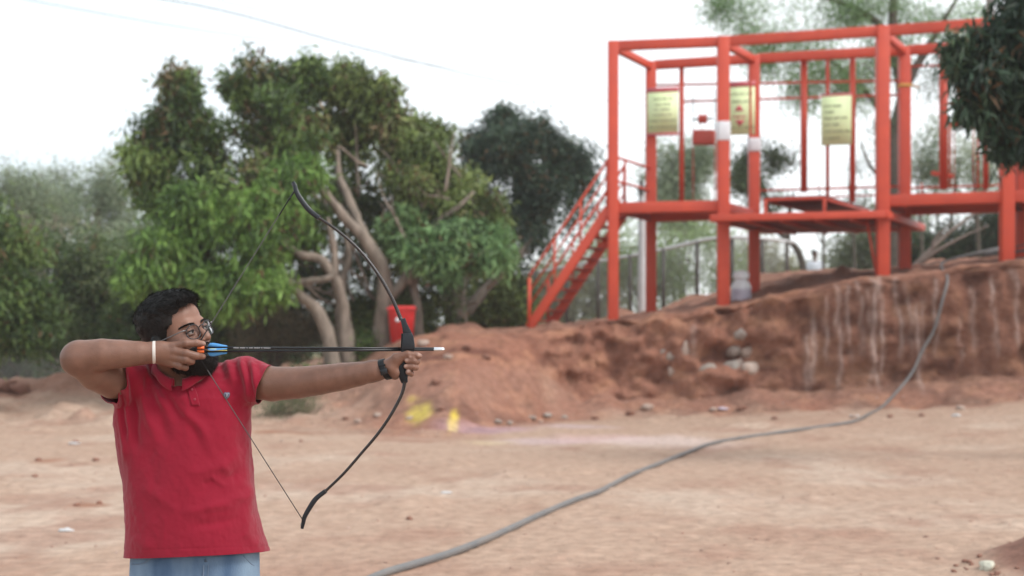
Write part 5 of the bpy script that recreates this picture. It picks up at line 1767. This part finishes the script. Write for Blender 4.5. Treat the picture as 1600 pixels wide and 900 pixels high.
def patch(rows, cols_n, fn, th, name, m, parent, smooth=True):
    """thin cloth patch following the shirt; rows: list of (xl, xr, y)"""
    V = []
    for xl, xr, y in rows:
        for k in range(cols_n):
            V.append(fn(xl + (xr - xl) * k / (cols_n - 1), y))
    V = np.array([tuple(v) for v in V])
    nr = len(rows)
    b = V + np.array([0, th + .003, 0])
    q = []
    for i in range(nr - 1):
        for j in range(cols_n - 1):
            a = i * cols_n + j
            q.append([a + cols_n, a + cols_n + 1, a + 1, a])
            q.append([a + nr * cols_n, a + 1 + nr * cols_n, a + cols_n + 1 + nr * cols_n, a + cols_n + nr * cols_n])
    n0 = nr * cols_n
    for j in range(cols_n - 1):
        q.append([j, j + 1, j + 1 + n0, j + n0]); a = (nr - 1) * cols_n + j
        q.append([a + 1, a, a + n0, a + 1 + n0])
    for i in range(nr - 1):
        a = i * cols_n; q.append([a + cols_n, a, a + n0, a + cols_n + n0])
        a = i * cols_n + cols_n - 1; q.append([a, a + cols_n, a + cols_n + n0, a + n0])
    return np_mesh(name, np.vstack([V, b]), np.array(q), m, parent, smooth)


pl = patch([(291.5, 297, 599.5), (292, 303, 605), (293.5, 307, 613), (295.5, 309.5, 622), (297.5, 311.5, 630), (298.5, 312, 634)], 6, lambda x, y: onshirt(x, y, .0032), .001, "placket", M_shirt, shirt)
for (x, y) in ((300.5, 609), (304.5, 624)):
    c = onshirt(x, y, .0042)
    MB().lathe(c, [(0, .0008), (.0030, .0010), (.0037, .0006), (.0038, -.001)], 14, axis=(0, -1, 0)).build("button", mat("button", (.38, .05, .08), None, 9, .35), pl, True)
# stitched seam lines as fine ridges
def ridge(pts, rad, name, m, off=.0008):
    q = catmull(np.array(pts, float), 6)
    MB().tube([onshirt(x, y, off) for x, y in q], rad, 5).build(name, m, shirt, True)
ridge([(386, 565), (391, 580), (393, 600), (392.5, 618), (391, 634)], .0011, "shoulder_seam", mat("seam_red", (.30, .008, .022), None, 9, .9), .0002)
# crest badge on the chest
c = [onshirt(x, y, .003) for x, y in ((354, 618), (349.5, 614), (358.5, 614))]
ce = c[0]
ex = (c[2] - c[1]).normalized(); ez = Vector((0, 0, 1)); ez = (ez - ex * ez.dot(ex)).normalized(); en = ez.cross(ex)
if en.y > 0: en = -en
def shield(sc, off, name, m, par):
    pts = [(-1, .85), (-.5, 1.0), (0, .9), (.5, 1.0), (1, .85), (1, 0), (.75, -.6), (.3, -1.0), (0, -1.15), (-.3, -1.0), (-.75, -.6), (-1, 0)]
    v = [ce + ex * (a * .0092 * sc) + ez * (b_ * .0098 * sc) + en * off for a, b_ in pts]
    v2 = [x - en * .0016 for x in v]
    n_ = len(v)
    mb = MB().add([tuple(x) for x in v + v2] + [tuple(ce + en * (off + .0004))], [[i, (i + 1) % n_, (i + 1) % n_ + n_, i + n_] for i in range(n_)], [[2 * n_, (i + 1) % n_, i] for i in range(n_)])
    return mb.build(name, m, par)
sh1 = shield(1.0, .0012, "crest_badge", M_navy, shirt)
shield(.80, .0018, "crest_field", mat("badge_grey", (.30, .32, .36), None, 9, .6), sh1)
shield(.66, .0024, "crest_centre", M_navy, sh1)
cb = MB()
for a1, b1, a2, b2 in ((-.3, .45, .3, .45), (-.35, .1, .35, .1), (0, .45, 0, -.5), (-.22, -.25, .22, -.25)):
    cb.tube([ce + ex * a1 * .0092 + ez * b1 * .0098 + en * .0032, ce + ex * a2 * .0092 + ez * b2 * .0098 + en * .0032], .0006, 4)
cb.build("crest_mark", mat("badge_light", (.6, .6, .62), None, 9, .6), sh1)
# collar: a folded band round the neck
def collar():
    base_c = np.array(P(289, 575, .030))
    V = []; N = 56
    th0, th1 = R(-90 + 9), R(270 - 9)     # gap at the front (-Y)
    prof_n = 9
    for i in range(N):
        t = i / (N - 1)
        th = th0 + (th1 - th0) * t
        fr_ = max(0, -math.sin(th)) ** 1.2      # 1 at the front
        e_ = min(t, 1 - t)
        tip = math.exp(-(e_ / .07) ** 2)
        rx, ry = .084, .094
        c = base_c + np.array([math.cos(th) * rx, math.sin(th) * ry, .024 - .046 * fr_ - .010 * tip])
        out = np.array([math.cos(th), math.sin(th), 0])
        drop = .024 + .014 * tip
        for k in range(prof_n):
            s_ = k / (prof_n - 1)
            if s_ < .35:
                u_ = s_ / .35
                p = c + out * (-.004 + .004 * u_) + np.array([0, 0, -.024 + .024 * u_])
            else:
                u_ = (s_ - .35) / .65
                p = c + out * (.003 + .013 * u_ ** .8 + .004 * math.sin(u_ * 3.1)) + np.array([0, 0, .002 * math.sin(u_ * 3) - drop * u_])
            V.append(p)
    V = np.array(V)
    V += (fbm(V * 30, 2, 3)[:, None]) * .0018
    q = [[i * prof_n + k, (i + 1) * prof_n + k, (i + 1) * prof_n + k + 1, i * prof_n + k + 1] for i in range(N - 1) for k in range(prof_n - 1)]
    o = np_mesh("collar", V, np.array(q), M_shirt, shirt, True)
    o.modifiers.new("thickness", 'SOLIDIFY').thickness = .002
    return o


collar()

# ---- jeans
JN = SDF()
JT = [(858, 207, 404, .140, .07), (900, 204, 404, .142, .07), (940, 203, 405, .14, .07), (962, 206, 402, .13, .07)]
f_, c_, r_ = section_field(JT)
JN.func(f_, c_, r_, .03)
for hp_, sx in ((hipL, -1), (hipR, 1)):
    kn = Vector((hp_.x + sx * .03, Y0 + .06, .42)); an = Vector((hp_.x + sx * .06, Y0 + .10, .075))
    JN.chain([hp_ + Vector((-sx * .004, 0, 0)), kn, Vector((an.x, an.y + .005, .10))], [.104, .082, .072], .03)
jv, jt, jq = JN.mesh(.005, 16)
jn = vnormals(jv, jq)
jv = jv + jn * (.0025 * fbm(jv * np.array([18, 18, 9]), 3, 4) + .004 * fbm(jv * np.array([8, 8, 22]), 3, 6) * sstep(.5, .3, jv[:, 2]) )[:, None]
jeans = child(relax(jv, jq, 1, .4), jq, "jeans", M_jean)
jb = BVHTree.FromPolygons([Vector(v) for v in jv], jq.tolist())
def onjean(x, y, off=.003):
    o = Vector((0, 0, H)); d = (W(x, y, 1.0) - o).normalized()
    h = jb.ray_cast(o, d)
    return (h[0] + Vector((0, -off, 0))) if h[0] is not None else P(x, y, -.06)
M_seam = mat("denim_seam", (.16, .22, .31), (.12, .17, .25), 40, .9)
MB().tube([onjean(x, y) for x, y in ((319, 866), (318.5, 885), (318, 905), (316, 940))], .0022, 6).build("fly_seam", M_seam, jeans, True)
MB().tube([onjean(x, y) for x, y in ((326, 866), (326, 885), (325, 905), (324, 925))], .0012, 6).build("fly_seam", M_seam, jeans, True)
MB().tube([onjean(x, y) for x, y in ((206, 881), (216, 881), (228, 878), (238, 870))], .0014, 6, smooth_n=4).build("pocket_seam", M_seam, jeans, True)
MB().tube([onjean(x, y, .001) for x, y in ((404, 884), (394, 882), (380, 868))], .0011, 6, smooth_n=4).build("pocket_seam", M_seam, jeans, True)
MB().bar(onjean(322, 862, .004), onjean(322, 876, .004), .012, .004).build("belt_loop", M_jean, jeans)
# shoes
for hp_, sx in ((hipL, -1), (hipR, 1)):
    an = Vector((hp_.x + sx * .06, Y0 + .10, .075))
    S_ = SDF()
    S_.chain([an + Vector((0, .03, -.02)), an + Vector((sx * .015, -.07, -.03)), an + Vector((sx * .03, -.17, -.040))], [.047, .045, .040], .02)
    S_.func(lambda p: .004 - p[..., 2], (an.x, an.y, 0), .3, .004, 2)
    a1, b1, c1 = S_.mesh(.005, 16)
    so = child(a1, c1, "shoe", mat("shoe", (.05, .05, .055), None, 20, .6))
    MB().box((an.x + sx * .014, an.y - .065, .011), (.092, .30, .018), bev=.008).build("sole", mat("sole", (.5, .5, .48), None, 20, .7), so, True)

# ---- worn things: spectacles, wrist band, watch
gl = MB()
ring_pts = {}
for s in (-1, 1):
    c = L(s * .0335, .1005, -.006)
    pts = []
    for k in range(29):
        a_ = 2 * math.pi * k / 28
        ca_, sa_ = math.cos(a_), math.sin(a_)
        rx, rz = .0240, .0212
        pts.append(c + hr * (HS * rx * math.copysign(abs(ca_) ** .85, ca_)) + hu * (HS * rz * math.copysign(abs(sa_) ** .85, sa_)) - hf * (.010 * HS * max(0, ca_ * s) ** 2))
    gl.tube(pts, .00165, 8)
    ring_pts[s] = c
M_fr = mat("frame_metal", (.03, .03, .035), (.05, .05, .055), 30, .3, metal=.6)
gl.tube([L(-.0095, .103, .004), L(0, .107, .008), L(.0095, .103, .004)], .0016, 8, smooth_n=5)
spect = gl.build("glasses", M_fr, person, True)
M_temple = mat("temple_metal", (.30, .29, .29), (.2, .2, .2), 30, .3, metal=.8)
for s in (-1, 1):
    MB().tube([L(s * .0585, .092, .006), L(s * .070, .086, .006), L(s * .0775, .055, .003), L(s * .0815, .018, .0), L(s * .084, -.012, -.002), L(s * .082, -.03, -.016)], .0017, 8, smooth_n=5).build("temple", M_temple, spect, True)
M_glass = bpy.data.materials.new("lens_glass"); M_glass.use_nodes = True
n_, l_ = M_glass.node_tree.nodes, M_glass.node_tree.links
tr = n_.new("ShaderNodeBsdfTransparent"); tr.inputs[0].default_value = (.93, .94, .95, 1)
fz_ior = 1.12
gs = n_.new("ShaderNodeBsdfGlossy"); gs.inputs["Roughness"].default_value = .03
ms = n_.new("ShaderNodeMixShader"); fz = n_.new("ShaderNodeFresnel"); fz.inputs[0].default_value = fz_ior
l_.new(fz.outputs[0], ms.inputs[0]); l_.new(tr.outputs[0], ms.inputs[1]); l_.new(gs.outputs[0], ms.inputs[2]); l_.new(ms.outputs[0], n_["Material Output"].inputs[0])
for s in (-1, 1):
    c = L(s * .0335, .0998, -.006)
    v = [c + hf * .0015]; 
    for k in range(28):
        a_ = 2 * math.pi * k / 28; ca_, sa_ = math.cos(a_), math.sin(a_)
        v.append(c + hr * (HS * .0236 * math.copysign(abs(ca_) ** .85, ca_)) + hu * (HS * .0208 * math.copysign(abs(sa_) ** .85, sa_)) - hf * (.010 * HS * max(0, ca_ * s) ** 2))
    MB().add([tuple(x) for x in v], None, [[0, 1 + k, 1 + (k + 1) % 28] for k in range(28)]).build("lens", M_glass, spect, True)
# wrist band
bc = P(241, 550.5, -.141); bd = (P(252, 549.5, -.142) - P(232, 551.5, -.145)).normalized()
wb = MB()
up_ = Vector((0, 0, 1)); sd_ = up_.cross(bd).normalized(); up2 = bd.cross(sd_)
prof = []
ringp = [bc + up2 * (.0325 * math.cos(a_)) + sd_ * (.0305 * math.sin(a_)) + bd * (.003 * math.cos(a_) - .004 * math.sin(a_)) for a_ in np.linspace(0, 2 * math.pi, 41)]
for o_ in (-.0026, 0, .0026):
    wb.tube([p_ + bd * o_ for p_ in ringp], .0021, 8)
wb.build("wrist_band", mat("band_white", (.70, .66, .62), (.6, .54, .5), 40, .6), person, True)
# watch on the bow wrist
wc_ = P(602.5, 577, -.076); wd_ = (P(612, 574.5, -.08) - P(590, 580, -.07)).normalized()
sd_ = Vector((0, 0, 1)).cross(wd_).normalized(); up2 = wd_.cross(sd_)
wt = MB(); N = 40; V = []
for i in range(N):
    a_ = 2 * math.pi * i / N
    rr_ = Vector(up2 * (.0305 * math.cos(a_)) + sd_ * (.0268 * math.sin(a_)))
    n__ = Vector(up2 * math.cos(a_) + sd_ * math.sin(a_))
    sk_ = wd_ * (-.006 * math.cos(a_))
    for (w_, h_) in ((-.0095, 0), (-.0095, .0024), (-.0080, .0032), (.0080, .0032), (.0095, .0024), (.0095, 0)):
        V.append(wc_ + rr_ + n__ * h_ + wd_ * w_ + sk_)
q = [[i * 6 + k, i * 6 + (k + 1) % 6, ((i + 1) % N) * 6 + (k + 1) % 6, ((i + 1) % N) * 6 + k] for i in range(N) for k in range(6)]
wt.add([tuple(v) for v in V], q)
watch = wt.build("watch", M_blk, person, True)
wrot = Matrix((wd_, sd_, up2)).transposed()
kb = wc_ - sd_ * .0290 - up2 * .008 + wd_ * .002
MB().box(kb, (.023, .005, .019), wrot, .002).build("buckle", mat("buckle", (.03, .03, .033), None, 20, .25, metal=.6), watch)
MB().box(wc_ - sd_ * .0275 + up2 * .012, (.0215, .004, .006), wrot, .0015).build("strap_loop", M_blk, watch)
MB().box(wc_ + sd_ * .031, (.034, .010, .034), wrot, .004).build("case", M_blk, watch)

# ------------------------------------------------------------------ the bow
BD = -.085
bow = empty("recurve_bow", P(632, 575, BD), "black recurve bow held drawn by the man in the red shirt", "bow")
M_limb = mat("limb", (.016, .012, .012), (.024, .018, .017), 30, .25, spec=.5)
M_riser = mat("riser", (.010, .013, .018), (.014, .017, .022), 40, .33, spec=.4)
def ribbon(pts, th, wd, m, name, parent):
    """limb: pts photo (x, y); th thickness in the drawing plane, wd width in depth"""
    q = catmull(np.array(pts, float), 8)
    n = len(q)
    tg = np.gradient(q, axis=0); tg /= np.linalg.norm(tg, axis=1)[:, None]
    t = np.linspace(0, 1, n)
    T = np.interp(t, np.linspace(0, 1, len(th)), th) / 2; Wd = np.interp(t, np.linspace(0, 1, len(wd)), wd) / 2
    V = []
    for i in range(n):
        c = np.array(P(q[i, 0], q[i, 1], BD)); nn = np.array([-tg[i, 1] * -1, 0, tg[i, 0]]) ; nn = np.array([tg[i, 1], 0, tg[i, 0]])
        nn = nn / np.linalg.norm(nn)
        for a_, b_ in ((-1, -.75), (-1, .75), (-.6, 1), (.6, 1), (1, .75), (1, -.75), (.6, -1), (-.6, -1)):
            V.append(c + nn * T[i] * a_ + np.array([0, Wd[i] * b_, 0]))
    q_ = [[i * 8 + k, i * 8 + (k + 1) % 8, (i + 1) * 8 + (k + 1) % 8, (i + 1) * 8 + k] for i in range(n - 1) for k in range(8)]
    q_ += [[0, 1, 2, 3], [0, 3, 4, 7], [4, 5, 6, 7]]
    e_ = (n - 1) * 8
    q_ += [[e_ + 3, e_ + 2, e_ + 1, e_], [e_ + 7, e_ + 4, e_ + 3, e_], [e_ + 7, e_ + 6, e_ + 5, e_ + 4]]
    return np_mesh(name, np.array(V), np.array(q_), m, parent, False)


ul = ribbon([(627, 500), (613, 467), (592, 430), (568, 398), (545, 375), (520, 355), (498, 340)], [.0105, .0095, .0085, .0085], [.032, .030, .026, .022], M_limb, "limb", bow)
us = ribbon([(499, 341), (484, 329), (471, 313), (463, 299), (461, 290), (458, 284)], [.0155, .0155, .014, .0115, .008], [.028, .026, .022, .016, .010], M_riser, "limb_tip", bow)
ll = ribbon([(633, 596), (628, 616), (613, 645), (592, 676), (565, 708), (537, 740), (508, 768)], [.0105, .0095, .0085, .0085], [.032, .030, .026, .022], M_limb, "limb", bow)
ls = ribbon([(509, 767), (494, 779), (483, 795), (476, 808), (474, 817), (472, 826)], [.0140, .0150, .0135, .0115, .0085], [.028, .026, .022, .016, .010], M_riser, "limb_tip", bow)
ribbon([(474.5, 812), (472.5, 819), (471.5, 825)], [.006, .0105, .005], [.012, .012, .006], mat("tip_grey", (.18, .18, .17), None, 20, .5), "nock_tip", ls)
ribbon([(461.5, 295), (458.5, 288), (458, 284)], [.005, .010, .005], [.012, .012, .006], mat("tip_grey2", (.10, .10, .11), None, 20, .4), "nock_tip", us)


def plate_y(poly, y0, y1, bev, name, m, parent, smooth=False):
    """outline in photo pixels, extruded in depth"""
    bm = bmesh.new()
    a = [bm.verts.new(P(x, y, y0)) for x, y in poly]
    b = [bm.verts.new(P(x, y, y1)) for x, y in poly]
    bm.faces.new(a); bm.faces.new(b[::-1])
    for i in range(len(poly)): bm.faces.new([a[(i + 1) % len(a)], a[i], b[i], b[(i + 1) % len(b)]])
    bmesh.ops.recalc_face_normals(bm, faces=bm.faces)
    bmesh.ops.bevel(bm, geom=list(bm.edges), offset=bev, segments=2, affect='EDGES', profile=.6)
    return MB().bm(bm).build(name, m, parent, smooth)


up = plate_y([(625.5, 499), (633, 496.5), (636, 505), (644, 521), (644, 524), (630, 524), (628.5, 512)], -.104, -.066, .0016, "riser_wedge", M_riser, bow)
band = plate_y([(630, 521), (644, 521), (646, 525), (648, 538), (648, 546.5), (627.5, 546.5), (629, 534)], -.108, -.098, .0022, "riser_band", M_riser, bow)
plate_y([(627, 521), (631.5, 521), (630.5, 534), (629, 548), (626, 548), (626.5, 534)], -.098, -.060, .0014, "riser_web", M_blk, bow)
plate_y([(641, 521), (644.5, 521), (648, 538), (648, 548), (643, 548), (643, 536)], -.098, -.072, .0014, "riser_web", M_blk, bow)
plate_y([(626, 546), (648, 546), (644, 556), (634, 562), (628, 556)], -.098, -.064, .002, "shelf", M_riser, bow)
grip = ribbon([(636, 552), (632, 560), (629, 570), (628.5, 580), (630.5, 590), (632.5, 598)], [.020, .022, .024, .026, .024, .018], [.030, .030, .030, .032, .032, .030], M_blk, "grip", bow)
plate_y([(635, 570), (637.5, 578), (637, 592), (636.5, 598), (632, 598), (633, 574)], -.100, -.066, .0016, "grip_fin", M_blk, bow)
# string in two straight runs meeting at the fingers
NP = [P(308, 541, -.122), P(307.5, 552, -.124)]
M_str = mat("string", (.045, .045, .05), (.10, .09, .09), 300, .6)
MB().tube([P(460.5, 293, BD), P(461, 296, BD + .001), NP[0], P(306.5, 546.5, -.122), NP[1], P(473.5, 813, BD)], .00150, 6).build("string", M_str, bow, True)
MB().tube([P(466.5 - 5, 297, BD), P(452, 311, BD - .002), P(436, 337, BD - .005)], .0019, 6).build("serving", M_blk, bow, True)
MB().tube([NP[0].lerp(P(460, 296, BD), .12), NP[0], P(306.5, 546.5, -.122), NP[1], NP[1].lerp(P(473, 812, BD), .10)], .0021, 6).build("centre_serving", M_blk, bow, True)

# ------------------------------------------------------------------ two arrows side by side
M_shaft = mat("carbon", (.010, .010, .012), (.015, .015, .018), 60, .3, spec=.4)
M_steel = mat("steel_point", (.75, .75, .76), (.6, .6, .62), 30, .25, metal=1.0)
M_nock = mat("nock_orange", (.90, .17, .03), (.8, .14, .03), 20, .4)
M_vb = mat("vane_blue", (.09, .32, .66), (.07, .27, .58), 20, .5)
M_vy = mat("vane_yellow", (.78, .80, .30), (.7, .72, .25), 20, .5)
def arrow(ya, yb, da, db, lab, vanes, text):
    a, b = P(307, ya, da), P(695, yb, db)
    ax_ = (b - a).normalized()
    e = empty("arrow", a, lab, "arrow", "arrows nocked on the string")
    Lt = (b - a).length
    at_ = lambda t: a + ax_ * t
    MB().tube([at_(.021), at_(Lt - .034)], .0037, 14).build("shaft", M_shaft, e, True)
    MB().tube([at_(Lt - .034), at_(Lt - .032), at_(Lt - .007), at_(Lt)], [.0037, .0042, .0040, .0012], 14).build("point", M_steel, e, True)
    MB().tube([at_(.002), at_(.006), at_(.024)], [.0044, .0048, .0042], 12).build("nock", M_nock, e, True)
    up_ = Vector((0, 0, 1)); sd = ax_.cross(up_).normalized()
    for ang, mm in vanes:
        rd = (up_ * math.cos(ang) + sd * math.sin(ang)).normalized()
        nn = ax_.cross(rd).normalized()
        pr_ = [(.034, .003), (.036, .009), (.042, .0145), (.052, .0150), (.066, .0125), (.082, .0088), (.092, .0070), (.094, .003)]
        v = [at_(t) + rd * h + nn * .0007 for t, h in pr_] + [at_(t) + rd * h - nn * .0007 for t, h in pr_]
        n = len(pr_)
        q = [[i, i + 1, i + 1 + n, i + n] for i in range(n - 1)] + [[0, n, 2 * n - 1, n - 1]]
        mb = MB().add([tuple(x) for x in v], q, [[0, i + 1, i] for i in range(1, n - 1)] + [[n, n + i, n + i + 1] for i in range(1, n - 1)])
        mb.build("vane", mm, e)
    if text:
        t_ = MB(); r = random.Random(3); x = .112
        for grp in (.016, .016, .004, .012, .018, .004, .021):
            while grp > 0:
                w = min(r.uniform(.0014, .0022), grp)
                c = at_(x + w / 2) + sd * -.0 + Vector((0, -.0037, -.0004))
                t_.box(c, (w * .78, .0006, .0017))
                x += w; grp -= w
            x += .0035
        t_.build("lettering", mat("white_print", (.8, .8, .82), None, 9, .5), e)
    return e


arrow(543.2, 544.6, -.119, -.078, "black arrow with orange nock, upper of the two lying side by side on the bow", [(R(5), M_vb), (R(-118), M_vy), (R(125), M_vb)], True)
arrow(549.2, 546.4, -.114, -.083, "black arrow with orange nock, lower of the two lying side by side on the bow", [(R(178), M_vb), (R(-65), M_vb), (R(58), M_vy)], False)

# ------------------------------------------------------------------ far person beyond the tower
fpY = 47.0
f_c = W(1273, 412, fpY)
gf = float(ground_z(f_c.x, f_c.y))
hd_ = W(1273, 397, fpY)
fb = SDF()
tz = hd_.z
fx, fy = f_c.x, fpY
fb.ell((fx, fy, tz), (.085, .1, .12), None, .02)
fb.cone((fx, fy, tz - .1), (fx, fy, tz - .25), .055, .07, .03)
fb.ell((fx, fy, tz - .50), (.20, .12, .30), None, .04)
fb.ell((fx, fy, tz - .85), (.17, .12, .17), None, .04)
for s in (-1, 1):
    fb.chain([(fx + s * .19, fy, tz - .30), (fx + s * .27, fy - .03, tz - .58), (fx + s * .20, fy - .14, tz - .80)], [.06, .045, .032], .03)
    fb.ell((fx + s * .19, fy - .16, tz - .86), (.03, .04, .06), None, .01)
    fb.chain([(fx + s * .09, fy, tz - .9), (fx + s * .10, fy - .02, tz - 1.25), (fx + s * .11, fy, tz - 1.6)], [.095, .06, .04], .03)
    fb.chain([(fx + s * .11, fy, tz - 1.62), (fx + s * .12, fy - .14, tz - 1.65)], [.04, .035], .02)
v1, _, q1 = fb.mesh(.014, 12)
per2 = np_mesh("person", v1, q1, mat("far_skin", (.20, .12, .09), None, 8, .6), None, True)
tag(per2, "far person in a white shirt standing beyond the bank under the middle landing", "person")
sh = SDF()
sh.ell((fx, fy, tz - .52), (.225, .145, .32), None, .04)
sh.ell((fx, fy, tz - .85), (.20, .145, .14), None, .04)
for s in (-1, 1): sh.chain([(fx + s * .19, fy, tz - .30), (fx + s * .25, fy - .02, tz - .50)], [.075, .065], .03)
v1, _, q1 = sh.mesh(.014, 12)
np_mesh("shirt", v1, q1, mat("far_shirt", (.72, .74, .80), (.6, .64, .74), 6, .8), per2, True)
sh = SDF()
for s in (-1, 1): sh.chain([(fx + s * .09, fy, tz - .92), (fx + s * .10, fy - .02, tz - 1.25), (fx + s * .11, fy, tz - 1.58)], [.115, .085, .07], .03)
v1, _, q1 = sh.mesh(.014, 12)
np_mesh("trousers", v1, q1, mat("far_trousers", (.06, .06, .08), None, 6, .8), per2, True)
sh = SDF(); sh.ell((fx, fy + .015, tz + .035), (.095, .105, .105), None, .02)
v1, _, q1 = sh.mesh(.014, 12)
np_mesh("hair", v1, q1, M_hair, per2, True)
